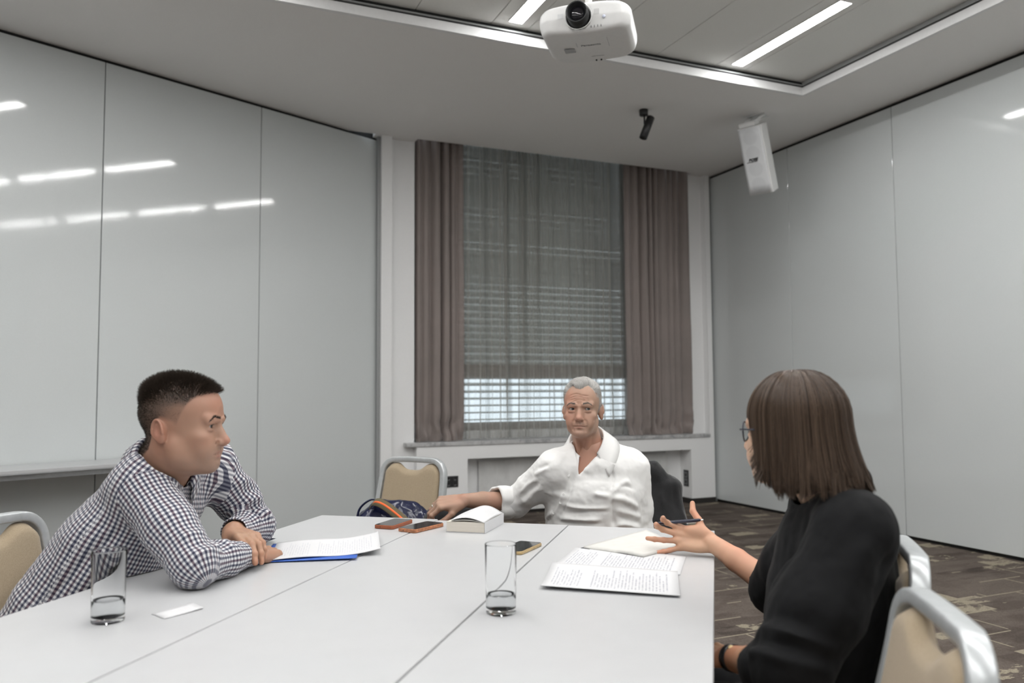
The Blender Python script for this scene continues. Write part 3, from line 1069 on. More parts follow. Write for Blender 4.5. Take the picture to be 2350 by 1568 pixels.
def sheet(name, corners, mat, parent=None, n=14, hfun=None, thick=0.0006):
    """corners in table coordinates, order: (0,0),(1,0),(1,1),(0,1); hfun(s,t)->height"""
    c = [np.array(q, float) for q in corners]
    P = np.zeros((n, n, 3)); UV = np.zeros((n, n, 2))
    for i in range(n):
        for j in range(n):
            s, t_ = i / (n - 1), j / (n - 1)
            q = c[0] * (1 - s) * (1 - t_) + c[1] * s * (1 - t_) + c[2] * s * t_ + c[3] * (1 - s) * t_
            h = hfun(s, t_) if hfun else 0.0
            P[i, j] = (q[0], q[1], h)
            UV[i, j] = (s, t_)
    org = P.reshape(-1, 3).mean(0); org[2] = 0
    me = grid_mesh(name, P - org, True, thick)
    ul = me.uv_layers.new(name='UVMap')
    idx = np.zeros(len(me.loops), np.int32); me.loops.foreach_get('vertex_index', idx)
    ul.data.foreach_set('uv', UV.reshape(-1, 2)[idx % (n * n)].astype(np.float32).ravel())
    return me, org


def place_sheet(name, corners, z, mat, label=None, cat=None, hfun=None, group=None, thick=0.0006, n=14):
    me, org = sheet(name, corners, mat, None, n, hfun, thick)
    o = link(name, me, mat, None, tabp(org[0], org[1], z), (0, 0, TAB))
    tag(o, label, cat, group)
    return o


# blue folder and the sheets on it
place_sheet('paper_folder', [(-1.235, 1.985), (-0.985, 2.085), (-1.085, 2.335), (-1.335, 2.235)], 0.7425, M['blue'], 'bright blue paper folder under the printed sheets by the checked sleeve', 'folder', lambda s, t_: 0.002 + 0.003 * s * (1 - t_), thick=0.0015)
place_sheet('printed_sheets', [(-0.948, 2.165), (-1.070, 2.425), (-1.318, 2.228), (-1.206, 1.998)], 0.746, M['print_faint'], 'white printed sheets lying on the blue folder, far end curling up', 'paper',
            lambda s, t_: 0.003 + 0.045 * max(0, (1 - t_) - 0.55) ** 1.6 + 0.003 * math.sin((1 - t_) * 6), thick=0.0018)
place_sheet('paper_sheet', [(-0.088, 1.874), (-0.105, 2.123), (-0.437, 2.140), (-0.414, 1.881)], 0.7415, M['print'], 'white printed page lying nearest the water glass on the right', 'paper', lambda s, t_: 0.002 + 0.006 * (s - 0.5) ** 2 * 4 * (0.3 + 0.7 * t_), group='printed pages', thick=0.0008)
place_sheet('paper_sheet', [(-0.098, 2.100), (-0.092, 2.335), (-0.419, 2.398), (-0.434, 2.130)], 0.7400, M['print'], 'white printed page partly under the open notebook', 'paper', lambda s, t_: 0.0012 + 0.004 * math.sin(t_ * 3.1) * s, group='printed pages', thick=0.0006)
nb = obj_at('notebook', -0.235, 2.48, 0.7405, 0.0)
tag(nb, 'open cream notebook with a dark cover beside the gesturing hand', 'notebook')
nbc = [(-0.205, 2.270), (-0.105, 2.440), (-0.232, 2.722), (-0.400, 2.382)]
_o0 = np.array([-0.235, 2.48, 0])
me, org = sheet('cover', [(x * 1.0, y) for x, y in nbc], None, n=6, hfun=lambda s, t_: 0.0025, thick=0.002)
link('cover', me, M['darknavy'], nb, tuple(org - _o0))
inn = [(-0.206, 2.280), (-0.116, 2.440), (-0.234, 2.712), (-0.391, 2.381)]
me, org = sheet('page_block', inn, None, n=14, hfun=lambda s, t_: 0.0105 - 0.004 * math.exp(-((t_ - 0.5) / 0.08) ** 2) + 0.003 * math.sin(t_ * 5), thick=0.0075)
link('page_block', me, M['cream'], nb, tuple(org - _o0))
v, f = tube([(0, 0, 0), (0.16, 0.02, 0)], circ(0.004, 8))
_np = place_sheet('paper_card', [(-1.122, 1.459), (-1.091, 1.546), (-1.139, 1.575), (-1.174, 1.485)], 0.7412, M['paper'], 'small blank white card lying alone by the water glass on the left', 'card', lambda s, t_: 0.001 + 0.002 * s * s, thick=0.0006, n=6)


def phone(b, a, z, rot, wid, ln, th, case, label, camdot=True):
    p = obj_at('phone', b, a, z, rot)
    tag(p, label, 'phone', 'phones on the table')
    me = prism(rrect(wid, ln, 0.011, 5), 0.0, th, 0.0022)
    link('phone_case', me, case, p)
    me = prism(rrect(wid - 0.005, ln - 0.005, 0.009, 5), th - 0.0006, th + 0.0006, 0.0)
    link('screen', me, M['screen'], p)
    v, f = tube([(wid / 2 - 0.0004, 0.012, th / 2), (wid / 2 + 0.0012, 0.012, th / 2)], [(q * 0.0015, w * 0.008) for q, w in circ(1.0, 8)], (0, 0, 1))
    link('side_button', pymesh('button', v, f), case, p)
    v, f = tube([(-0.012, -ln / 2 - 0.0003, th / 2), (-0.012, -ln / 2 + 0.001, th / 2)], circ(0.0018, 8))
    link('port', pymesh('port', v, f), M['blackpl'], p)


phone(-1.107, 2.645, 0.7412, R(-6), 0.076, 0.150, 0.0125, M['brick'], 'phone in a plain rust-red case at the far end, screen up')
phone(-0.990, 2.606, 0.7408, R(-18), 0.078, 0.162, 0.0120, M['coppercase'], 'phone in a worn copper case, one end against the thick book')
phone(-0.573, 2.335, 0.7405, R(-11), 0.077, 0.156, 0.0095, M['gold'], 'gold-edged black phone lying behind the water glass on the right')

# thick paperback with its cover curling up
bk = obj_at('book', -0.815, 2.672, 0.7405, R(-2))
tag(bk, 'thick paperback book with its white cover curling open', 'book')
t = NT('page_edges')
_sp = t.n('ShaderNodeSeparateXYZ', {0: t.obj()})
_ln = t.noise(t.mapv(t.obj(), (0.5, 0.5, 900)), 1.0, 2.0)
t.set(Base_Color=t.ramp(_ln, [(0.35, (0.60, 0.55, 0.47)), (0.65, (0.76, 0.72, 0.65))]), Roughness=0.85)
M['pages'] = t.m
link('page_block', boxmesh(0.134, 0.212, 0.033, 0.001), M['pages'], bk, (0, 0, 0.0185))
link('back_cover', boxmesh(0.137, 0.214, 0.0012), M['paper'], bk, (0, 0, 0.0008))
link('spine', boxmesh(0.0012, 0.214, 0.036), M['paper'], bk, (0.0685, 0, 0.018))
P = np.zeros((18, 10, 3))
for i in range(18):
    s = i / 17
    for j in range(10):
        q = j / 9
        lift = 0.030 * math.sin(min(1, (1 - s) * 1.25) * 1.7) * (0.55 + 0.45 * q) * (1 - 0.75 * (1 - s) ** 3)
        P[i, j] = (0.068 - (1 - s) * 0.118, -0.112 + 0.214 * q + 0.006 * math.sin(s * 3), 0.0365 + lift * (1 if s < 1 else 0) + 0.004 * math.sin(q * 3.1))
link('front_cover', grid_mesh('front_cover', P, True, 0.0008), M['paper'], bk)
P2 = P.copy(); P2[:, :, 2] = 0.036 + (P[:, :, 2] - 0.0365) * 0.35
link('first_page', grid_mesh('first_page', P2, True, 0.0005), M['cream'], bk)


def pen(name, p0, p1, r, label, clip=True):
    p0 = Vector(p0); p1 = Vector(p1)
    d = p1 - p0
    L = d.length
    q = empty(name, p0)
    q.rotation_mode = 'QUATERNION'
    q.rotation_quaternion = Vector((0, 0, 1)).rotation_difference(d.normalized())
    tag(q, label, 'pen')
    link('barrel', lathe([(0.0006, 0), (0.0012, 0.003), (r * 0.75, 0.014), (r, 0.022), (r, L * 0.55), (r * 1.04, L * 0.56), (r * 0.98, L - 0.012), (r * 0.7, L - 0.009)], 20), M['penb'], q)
    link('tip', lathe([(0.0004, -0.003), (0.0011, 0.004), (0.0018, 0.006)], 12), M['chrome'], q)
    link('push_button', lathe([(r * 0.5, L - 0.010), (r * 0.5, L - 0.001), (r * 0.42, L)], 12), M['chrome'], q)
    link('pen_clip', boxes_mesh([(r, r + 0.0012, -0.0016, 0.0016, L * 0.66, L - 0.012), (r * 0.6, r + 0.0012, -0.0016, 0.0016, L - 0.016, L - 0.010)]), M['chrome'], q)
    return q


M['penb'] = plain('dark_blue_pen', (0.022, 0.024, 0.045), 0.25)
_a = tabp(-1.366, 2.300, 0.7475); _b = tabp(-1.460, 2.185, 0.7475)
pen('ballpoint_pen', _a, _b, 0.0048, 'dark pen lying on the table under the checked sleeve')

# ------------------------------------------------------------------ things fixed to ceiling and walls
M['whitepl'] = plain('white_plastic', (0.80, 0.80, 0.79), 0.38, noise=0.015)
M['greypr'] = plain('grey_print', (0.33, 0.34, 0.35), 0.5)
M['lens'] = plain('dark_lens_glass', (0.01, 0.009, 0.012), 0.03, noise=0.0)
M['blacklens'] = plain('black_lens_barrel', (0.016, 0.017, 0.018), 0.4)


def text_mesh(body, size, mat, parent, loc, rot, sx=1.0, shear=0.0, extr=0.0004, bold=0.0):
    cu = bpy.data.curves.new('lettering', 'FONT')
    cu.body = body; cu.size = size; cu.align_x = 'CENTER'; cu.align_y = 'CENTER'; cu.extrude = extr; cu.shear = shear; cu.offset = bold
    o = bpy.data.objects.new('lettering', cu)
    COL.objects.link(o)
    dg = bpy.context.evaluated_depsgraph_get()
    me = bpy.data.meshes.new_from_object(o.evaluated_get(dg))
    bpy.data.objects.remove(o)
    o = link('lettering', me, mat, parent, loc, rot)
    o.scale = (sx, 1, 1)
    return o


pj = empty('projector', (0.379, 3.705, 2.912), (0, 0, TAB))
pj.scale = (0.875, 0.875, 0.875)
tag(pj, 'white ceiling projector with black lens hanging from a pole', 'projector')
W_, D_, H_ = 0.49, 0.43, 0.155
# body: rounded, lower half tapering towards the back
F_ = Field((-0.27, -0.25, -0.11), (0.27, 0.25, 0.11), 0.005)


def _pbody(P):
    x, y, z = P[..., 0], P[..., 1], P[..., 2]
    tz = np.clip((-z - 0.0) / 0.08, 0, 1)
    hx = W_ / 2 - 0.022 * tz ** 1.5; hy = D_ / 2 - 0.02 * tz
    r = 0.075
    qx = np.abs(x) - hx + r; qy = np.abs(y) - hy + r
    d2 = np.sqrt(np.maximum(qx, 0) ** 2 + np.maximum(qy, 0) ** 2) + np.minimum(np.maximum(qx, qy), 0) - r
    top = 0.078 - 0.03 * (np.abs(x) / 0.25) ** 3
    bot = 0.078 - 0.02 * (np.abs(x) / 0.25) ** 2
    dz = np.maximum(z - top, -z - bot)
    rr = 0.022
    a = d2 + rr; b = dz + rr
    return np.sqrt(np.maximum(a, 0) ** 2 + np.maximum(b, 0) ** 2) + np.minimum(np.maximum(a, b), 0) - rr


F_.add((_pbody, np.array([-0.26, -0.23, -0.09]), np.array([0.26, 0.23, 0.09])))
F_.cut(cone((-0.025, -0.30, 0.002), (-0.025, -0.185, 0.002), 0.068, 0.062), 0.006)
V, Q = F_.mesh(2)
body = link('housing', npmesh('housing', V, Q), M['whitepl'], pj)
# seam between the upper front shell and the lower shell
link('lens_barrel', lathe([(0.038, -0.075), (0.055, -0.072), (0.058, -0.066), (0.057, 0.050), (0.053, 0.052), (0.049, 0.049), (0.045, 0.034), (0.039, 0.026)], 40, True, False), M['blacklens'], pj, (-0.025, -0.222, 0.002), (R(90), 0, 0))
link('front_lens', lathe([(0.0395, 0.0), (0.036, 0.006), (0.024, 0.011), (0.010, 0.0132), (0.001, 0.0135)], 36), M['lens'], pj, (-0.025, -0.244, 0.002), (R(90), 0, 0))
link('lens_ring', lathe([(0.0685, 0.0), (0.072, 0.004), (0.0695, 0.008), (0.066, 0.004)], 40, False, False), M['whitepl'], pj, (-0.025, -0.210, 0.002), (R(90), 0, 0))
for k in range(4):
    link('front_slot', boxmesh(0.0018, 0.006, 0.010), M['blackpl'], pj, (0.040 + k * 0.017, -0.203, -0.055))
link('sticker', boxmesh(0.028, 0.001, 0.030), plain('grey_sticker', (0.62, 0.62, 0.61), 0.5), pj, (0.070, -0.2152, 0.016))
link('sticker', boxmesh(0.030, 0.001, 0.026), plain('pale_sticker', (0.70, 0.71, 0.71), 0.5), pj, (-0.120, -0.2152, 0.012))
link('infrared_window', lathe([(0.009, 0.0), (0.0085, 0.0015)], 20), plain('pale_blue_window', (0.62, 0.66, 0.78), 0.3), pj, (0.108, -0.2145, -0.014), (R(90), 0, 0))
BZ = -0.0785
text_mesh('Panasonic', 0.026, M['greypr'], pj, (0.012, -0.035, BZ - 0.0003), (R(180), 0, 0), 1.05, 0, 0.0004, 0.0006)
text_mesh('LCD Projector', 0.010, M['greypr'], pj, (0.030, 0.112, BZ - 0.0003), (R(180), 0, 0), 1.2)
link('rating_label', boxmesh(0.058, 0.050, 0.0008), plain('grey_label', (0.40, 0.41, 0.42), 0.5), pj, (-0.110, 0.015, BZ - 0.0004))
for x, y0, y1 in ((-0.062, -0.075, -0.025), (0.108, -0.110, 0.0)):
    link('cover_seam', boxmesh(0.0012, y1 - y0, 0.0008), M['greypr'], pj, (x, (y0 + y1) / 2, BZ - 0.0003))
for x in (-0.006, 0.022):
    link('bottom_peg', lathe([(0.005, 0), (0.005, 0.006), (0.003, 0.008)], 12), M['blackpl'], pj, (x + 0.02, 0.165, BZ + 0.002), (R(180), 0, 0))
for x, y in ((-0.185, -0.13), (-0.215, -0.05), (0.165, -0.13), (0.19, 0.12)):
    link('mount_foot', lathe([(0.016, 0.0), (0.0175, 0.006), (0.0175, 0.022), (0.014, 0.030), (0.008, 0.031)], 20), M['whitepl'], pj, (x, y, 0.058))
link('mount_plate', boxmesh(0.10, 0.12, 0.026, 0.003), M['whitepl'], pj, (0.0, -0.03, 0.092))
link('mount_pole', lathe([(0.0195, 0.0), (0.0195, (PZ - 2.912) / 0.875 - 0.10)], 24), M['whitepl'], pj, (0.002, -0.03, 0.10))
link('ceiling_flange', lathe([(0.06, 0.0), (0.06, 0.012)], 28), M['whitepl'], pj, (0.002, -0.03, (PZ - 2.912) / 0.875 - 0.012))
for s in (-1, 1):
    link('mount_arm', boxmesh(0.02, 0.26, 0.008, 0.002), M['whitepl'], pj, (s * 0.15, -0.01, 0.086), (0, 0, R(18 * s)))

# black ceiling spotlight
sp = empty('spotlight', (1.131, 6.634, CZ))
tag(sp, 'small black cylindrical spotlight on the ceiling', 'spotlight')
link('base', lathe([(0.036, 0.0), (0.038, -0.004), (0.036, -0.048), (0.033, -0.052)], 28), M['blackpl'], sp)
link('bracket', boxmesh(0.014, 0.010, 0.085, 0.002), M['blackpl'], sp, (0.004, -0.005, -0.085))
bd = link('lamp_body', lathe([(0.030, 0.0), (0.0335, 0.003), (0.0335, 0.205), (0.030, 0.206), (0.028, 0.190)], 32, True, True), M['blackpl'], sp, (0.062, 0.010, -0.062))
bd.rotation_euler = Vector((0, 0, 1)).rotation_difference(Vector((-0.075, -0.03, -0.19)).normalized()).to_euler()

# loudspeaker
lsq = empty('loudspeaker', (2.111, 6.774, 3.185))
yaw, pit = R(221.1), R(-22.6)
fw = Vector((math.sin(yaw) * math.cos(pit), math.cos(yaw) * math.cos(pit), math.sin(pit)))
rt = fw.cross(Vector((0, 0, 1))).normalized(); up = rt.cross(fw)
mm = Matrix((-rt, -fw, up)).transposed().to_4x4() @ Matrix.Scale(1.1, 4); mm.translation = lsq.location
lsq.matrix_world = mm       # local: x image-right, -y towards the listener, z up
tag(lsq, 'white column loudspeaker tilted down from the ceiling', 'speaker')
out = [(-0.096, 0.0), (0.096, 0.0), (0.098, 0.012), (0.085, 0.145), (0.050, 0.170), (-0.050, 0.170), (-0.085, 0.145), (-0.098, 0.012)]
me = prism(out, -0.265, 0.265, 0.004)
link('cabinet', me, M['whitepl'], lsq)
t = NT('white_perforated_grille')
_sp = t.n('ShaderNodeTexVoronoi', {'Vector': t.obj(), 'Scale': 300.0})
_zz = t.n('ShaderNodeSeparateXYZ', {0: t.obj()})
_dr = None
for k, zc in enumerate((0.185, 0.062, -0.062, -0.185)):
    dx = t.math('MULTIPLY', _zz.outputs[0], _zz.outputs[0]); dz = t.math('SUBTRACT', _zz.outputs[2], zc)
    dd = t.math('SQRT', t.math('ADD', dx, t.math('MULTIPLY', dz, dz)))
    r_ = t.ramp(dd, [(0.052, (1, 1, 1)), (0.062, (0, 0, 0))])
    _dr = r_ if _dr is None else t.math('MAXIMUM', _dr, r_)
t.set(Base_Color=t.mix(_dr, (0.66, 0.67, 0.68), (0.60, 0.61, 0.62)), Roughness=0.55)
t.bump(_sp.outputs['Distance'], 0.2, 0.002)
M['grille'] = t.m
P = np.array([[(x, -0.006 - 0.004 * math.cos(x * 15), z) for z in np.linspace(-0.258, 0.258, 8)] for x in np.linspace(-0.090, 0.090, 12)])
link('grille', grid_mesh('grille', P[::-1], True, 0.004), M['grille'], lsq)
lg = text_mesh('BOSE', 0.030, M['blackpl'], lsq, (-0.008, -0.0165, 0.012), (R(90), 0, 0), 1.05, 0.35, 0.0006, 0.0012)
link('logo_bar', pymesh('bar', [(-0.058, -0.0165, 0.0), (0.030, -0.0165, 0.0), (0.033, -0.0165, 0.004), (-0.055, -0.0165, 0.004)], [(0, 1, 2, 3)]), M['blackpl'], lsq, (-0.005, 0, -0.006))
link('top_cap', boxmesh(0.13, 0.10, 0.03, 0.004), M['whitepl'], lsq, (-0.02, 0.06, 0.283))
br = link('bracket', boxes_mesh([(-0.06, 0.06, -0.03, 0.03, -0.006, 0.006)]), M['whitepl'], lsq)
_ls = mm.inverted()
_c0 = _ls @ Vector((2.02, 6.62, CZ))
for dx in (-0.055, 0.055):
    top = _ls @ (Vector((2.150, 6.80, CZ)) + Vector((dx * 0.75, -dx * 0.66, 0)))
    bot = Vector((-0.02 + dx * 0.8, 0.07, 0.285))
    v, f = tube([top, top * 0.55 + bot * 0.45, bot], circ(0.016, 12))
    link('mount_post', pymesh('post', v, f, True), M['whitepl'], lsq)
br.matrix_parent_inverse = Matrix.Identity(4)
br.location = (-0.02, 0.075, 0.298)
cp = _ls @ Vector((2.150, 6.80, CZ - 0.006))
pl = link('ceiling_plate', boxmesh(0.15, 0.09, 0.010, 0.002), M['whitepl'], lsq, cp)
pl.rotation_euler = (_ls.to_3x3() @ Matrix.Rotation(R(-40), 3, 'Z')).to_euler()

# sockets
M['sockd'] = plain('black_socket', (0.02, 0.02, 0.021), 0.4)
so = empty('wall_socket', room(2.437, 7.149, 0.368), (0, 0, ROOM))
tag(so, 'black multi-socket plate on the white wall behind the bag chair', 'socket')
link('plate', boxmesh(0.135, 0.010, 0.105, 0.002), M['sockd'], so)
for i in range(2):
    for j in range(2):
        link('outlet', lathe([(0.020, 0.0), (0.021, 0.003), (0.017, 0.004), (0.016, -0.002)], 20), plain('dark_outlet', (0.035, 0.035, 0.036), 0.4), so, (-0.032 + 0.064 * i, -0.006, -0.025 + 0.05 * j), (R(90), 0, 0))
so = empty('wall_socket', room(5.144, 7.245, 0.262), (0, 0, ROOM + R(-90)))
tag(so, 'grey double socket on the side of the niche near the right wall', 'socket')
link('plate', boxmesh(0.085, 0.010, 0.175, 0.002), M['sockd'], so)
for j in range(2):
    link('outlet', boxmesh(0.056, 0.006, 0.062, 0.002), plain('grey_outlet', (0.16, 0.165, 0.17), 0.4), so, (0, -0.006, -0.037 + 0.074 * j))
    link('outlet_hole', lathe([(0.017, 0.0), (0.017, 0.002)], 20), M['sockd'], so, (0, -0.009, -0.037 + 0.074 * j), (R(90), 0, 0))

# ------------------------------------------------------------------ people: library
def basis(heading, pitch=0.0, roll=0.0):
    """columns: left, forward, up of a head or hand-like frame; heading in degrees clockwise from the viewing direction"""
    h = R(heading)
    f = np.array([math.sin(h), math.cos(h), 0.0]); u = np.array([0, 0, 1.0]); l = np.cross(u, f)
    p = R(pitch)
    f, u = f * math.cos(p) + u * math.sin(p), u * math.cos(p) - f * math.sin(p)
    r = R(roll)
    l, u = l * math.cos(r) + u * math.sin(r), u * math.cos(r) - l * math.sin(r)
    return np.stack([l, f, u], 1)


def mirror(fn_list):
    return fn_list


EYE = (0.0320, 0.0715, 0.0180)


def head_field(p, neck_end, h=0.002):
    """implicit head in its own frame: x person's left, y forward, z up, origin between the ears"""
    jw = p.get('jaw', 1.0); ch = p.get('cheek', 1.0); ns = p.get('nose', 1.0)
    F = Field((-0.105, -0.150, -0.235), (0.105, 0.150, 0.150), h)
    F.add(ell((0, -0.014, 0.048), (0.0745, 0.0965, 0.0860)))
    F.add(ell((0, 0.036, 0.052), (0.060, 0.050, 0.056)), 0.03)
    F.add(ell((0, 0.034, -0.020), (0.0610 * ch, 0.053, 0.066)), 0.03)
    F.add(ell((0, 0.040, -0.047), (0.046 * ch, 0.046, 0.042)), 0.03)
    F.add(ell((0, 0.061, -0.046), (0.034, 0.027, 0.030)), 0.022)
    F.add(cone((0, -0.020, -0.045), neck_end, p.get('neck', 0.056), p.get('neck2', 0.062)), 0.025)
    F.add(cone((0, 0.046, -0.064), (0, 0.0, -0.070), 0.027, 0.040), 0.03)
    for s in (-1, 1):
        F.add(cone((s * 0.047 * jw, 0.000, -0.036), (s * 0.041 * jw, 0.012, -0.058), 0.017, 0.016), 0.025)
        F.add(cone((s * 0.041 * jw, 0.012, -0.058), (s * 0.015, 0.070, -0.0785), 0.016, 0.013), 0.025)
        F.add(ell((s * 0.044, 0.064, -0.012), (0.019, 0.018, 0.014)), 0.022)
        F.add(ell((s * 0.034, 0.068, -0.040), (0.022 * ch, 0.020, 0.022)), 0.02)
        F.add(cone((s * 0.046, 0.074, 0.036), (s * 0.013, 0.0885, 0.0335), 0.0085, 0.0085), 0.014)
    F.add(ell((0, 0.077, -0.0780), (0.0205 * p.get('chinw', 1), 0.0145, 0.0155)), 0.018)
    # nose
    F.add(cone((0, 0.0815, 0.026), (0, 0.0990 + 0.003 * ns, -0.010), 0.0072, 0.0085), 0.012)
    F.add(cone((0, 0.0880, -0.004), (0, 0.0960, -0.020), 0.0120, 0.0135), 0.012)
    F.add(ell((0, 0.1025 + 0.005 * ns, -0.0190), (0.0112, 0.0118, 0.0098)), 0.008)
    for s in (-1, 1):
        F.add(ell((s * 0.0130, 0.0955, -0.0230), (0.0076, 0.0105, 0.0078)), 0.005)
        F.cut(ell((s * 0.0066, 0.1020, -0.0312), (0.0040, 0.0065, 0.0036)), 0.003)
        F.cut(cone((s * 0.0190, 0.0960, -0.0215), (s * 0.0215, 0.0905, -0.0275), 0.0022, 0.0018), 0.004)
    # mouth
    mz = -0.0525
    my = p.get('mouth', 0.0)
    for s in (-1, 1):
        F.add(cone((s * 0.0040, 0.0915 + my, mz + 0.0046), (s * 0.0240, 0.0805 + my, mz + 0.0006), 0.0050, 0.0022), 0.006)
        F.add(cone((0, 0.0905 + my, mz - 0.0056), (s * 0.0205, 0.0808 + my, mz - 0.0020), 0.0058, 0.0028), 0.006)
    groove(F, [(q, mz + 0.0004 * math.cos(q * 200) - 0.0016 * (q / 0.025) ** 2 + p.get('smirk', 0.0) * q) for q in np.linspace(-0.0270, 0.0270, 19)], 0.0015, 0.0022, 0.0027)
    F.cut(ell((0, 0.0985, -0.0675), (0.016, 0.0068, 0.0042)), 0.010)
    F.cut(cone((0, 0.0990, -0.034), (0, 0.0985, -0.044), 0.0020), 0.006)
    # eyelids around each eyeball
    op = p.get('eye', 0.0042)
    ex, ey, ez = EYE
    for s in (-1, 1):
        c = np.array((s * ex, ey, ez))
        F.cut(ell((s * 0.0325, ey + 0.0225, ez + 0.0005), (0.0180, 0.0135, 0.0115)), 0.012)
        F.add(ell(c, (0.0150, 0.0138, 0.0132)), 0.006)
        F.add(ell(c + np.array((s * 0.002, 0.009, -0.0105)), (0.0125, 0.0050, 0.0035)), 0.006)      # pouch under the eye
        F.cut(ell((c[0], c[1] + 0.0130, c[2] - 0.0008), (0.0118, 0.0100, op)), 0.0014)
        F.cut(ell(c, (0.0123, 0.0123, 0.0123)))
        F.cut(cone((s * 0.0215, ey + 0.0150, ez + 0.0078), (s * 0.0430, ey + 0.0090, ez + 0.0066), 0.0011), 0.0035)
        F.add(cone((s * 0.0190, ey + 0.0170, ez + 0.0135), (s * 0.0470, ey + 0.0060, ez + 0.0105), 0.0055, 0.0060), 0.008)   # heavy upper lid / brow fold
    # ears
    for s in (-1, 1):
        out = np.array([s * 0.93, -0.36, 0.0]); out /= np.linalg.norm(out)
        upv = np.array([0.10 * s, -0.26, 1.0]); upv -= out * (upv @ out); upv /= np.linalg.norm(upv)
        fwd = np.cross(upv, out) * s
        Rm = np.stack([out, fwd, upv], 1)
        es = p.get('ear', 1.0)
        c = np.array([s * 0.0745, -0.029, -0.001])
        F.add(ell(c, (0.0060, 0.0165 * es, 0.0290 * es), Rm), 0.004)
        F.add(ell(c - out * 0.006 + fwd * 0.004, (0.0100, 0.0120, 0.0220), Rm), 0.006)
        F.cut(ell(c + out * 0.0090 + fwd * 0.0015 + upv * 0.006, (0.0075, 0.0120 * es, 0.0200 * es), Rm), 0.003)
        ring = []
        for k in range(19):
            a = R(-105 + 300 * k / 18)
            w = 1.0 if a < R(100) else 1.0 - 0.25 * (a - R(100)) / R(95)
            ring.append(c + out * 0.0050 - fwd * math.sin(a) * 0.0160 * es * w + upv * (math.cos(a) * (0.0280 if math.cos(a) > 0 else 0.0205) * es - 0.0) - out * (0.0040 * max(0.0, -math.cos(a))))
        for k in range(18):
            F.add(cone(ring[k], ring[k + 1], 0.0031, 0.0031), 0.0022)
        ant = [c + out * 0.0035 + fwd * (-0.0085 * math.sin(q)) * es + upv * (0.0150 * math.cos(q) + 0.001) * es for q in np.linspace(0.2, 2.7, 8)]
        for k in range(7):
            F.add(cone(ant[k], ant[k + 1], 0.0026, 0.0026), 0.002)
        F.add(ell(c - upv * 0.0200 * es - out * 0.0040 + fwd * 0.005, (0.0050, 0.0085, 0.0085), Rm), 0.008)
        F.add(ell(c + fwd * 0.0135 - upv * 0.003 + out * 0.002, (0.0040, 0.0042, 0.0060), Rm), 0.003)     # tragus
    return F


def surf_y(F, x, z):
    """front surface of a field at (x, z)"""
    i = int(round((x - F.lo[0]) / F.h)); k = int(round((z - F.lo[2]) / F.h))
    col = F.F[i, :, k]
    j = np.nonzero(col < 0)[0]
    return F.lo[1] + F.h * (j.max() + 0.5) if len(j) else 0.0


def groove(F, pts, r, k, depth=0.0):
    P = [(x, surf_y(F, x, z) + r - depth, z) for x, z in pts]
    for a, b in zip(P[:-1], P[1:]):
        F.cut(cone(a, b, r), k)


def eyeball(O, Rm, s, side, gaze, iris, parent, sc=1.0):
    """gaze: (left, up) tilt in the head frame"""
    c = O + Rm @ (np.array([side * EYE[0], EYE[1], EYE[2]]) * sc)
    g = np.array([gaze[0], 1.0, gaze[1]]); g /= np.linalg.norm(g)
    g = Rm @ g
    n1, n2 = 40, 48
    a = np.cross(g, [0, 0, 1.0]); a /= np.linalg.norm(a); b = np.cross(a, g)
    V, C = [], []
    for i in range(n1):
        th = math.pi * (i / (n1 - 1)) ** 1.5
        for j in range(n2):
            ph = 2 * math.pi * j / n2
            r = 0.0121 * sc
            if th < 0.48: r += 0.0006 * sc * (1 - (th / 0.48) ** 2)
            V.append(c + r * (math.cos(th) * g + math.sin(th) * (math.cos(ph) * a + math.sin(ph) * b)))
            if th < 0.20: C.append((0.008, 0.008, 0.008))
            elif th < 0.46: C.append(tuple(iris))
            elif th < 0.50: C.append(tuple(x * 0.35 for x in iris))
            else: C.append((0.42, 0.385, 0.365))
    i = np.arange(n1 * n2).reshape(n1, n2)
    Q = np.stack([i[:-1], i[1:], np.roll(i, -1, 1)[1:], np.roll(i, -1, 1)[:-1]], -1).reshape(-1, 4)
    me = npmesh('eye', np.array(V), Q)
    setcol(me, np.array(C))
    return link('eye', me, M['eye'], parent)


def strands(P, r0, r1, n=3):
    """P: (N,m,3) strand points -> mesh arrays of thin tapering tubes"""
    N, m, _ = P.shape
    T = np.gradient(P, axis=1)
    T /= np.maximum(np.linalg.norm(T, axis=2, keepdims=True), 1e-9)
    A = np.zeros_like(T)
    a0 = np.cross(T[:, 0], np.array([0.31, 0.52, 0.79]))
    for k in range(m):
        a0 = a0 - T[:, k] * (a0 * T[:, k]).sum(1, keepdims=True)
        a0 = a0 / np.maximum(np.linalg.norm(a0, axis=1, keepdims=True), 1e-9)
        A[:, k] = a0
    B = np.cross(T, A)
    rad = np.linspace(1, 0, m)[None, :, None] * (np.asarray(r0).reshape(-1, 1, 1) - r1) + r1
    V = np.stack([P + rad * (math.cos(2 * math.pi * k / n) * A + math.sin(2 * math.pi * k / n) * B) for k in range(n)], 2)
    idx = np.arange(N * m * n).reshape(N, m, n)
    a = idx[:, :-1]; b = idx[:, 1:]
    Q = np.stack([a, np.roll(a, -1, 2), np.roll(b, -1, 2), b], -1).reshape(-1, 4)
    return V.reshape(-1, 3), Q


FING = {'index': (0.0275, 0.094, (0.043, 0.026, 0.022), 0.0092), 'middle': (0.0075, 0.098, (0.047, 0.029, 0.023), 0.0094),
        'ring': (-0.0125, 0.093, (0.043, 0.027, 0.022), 0.0089), 'pinky': (-0.0305, 0.083, (0.034, 0.020, 0.020), 0.0078)}


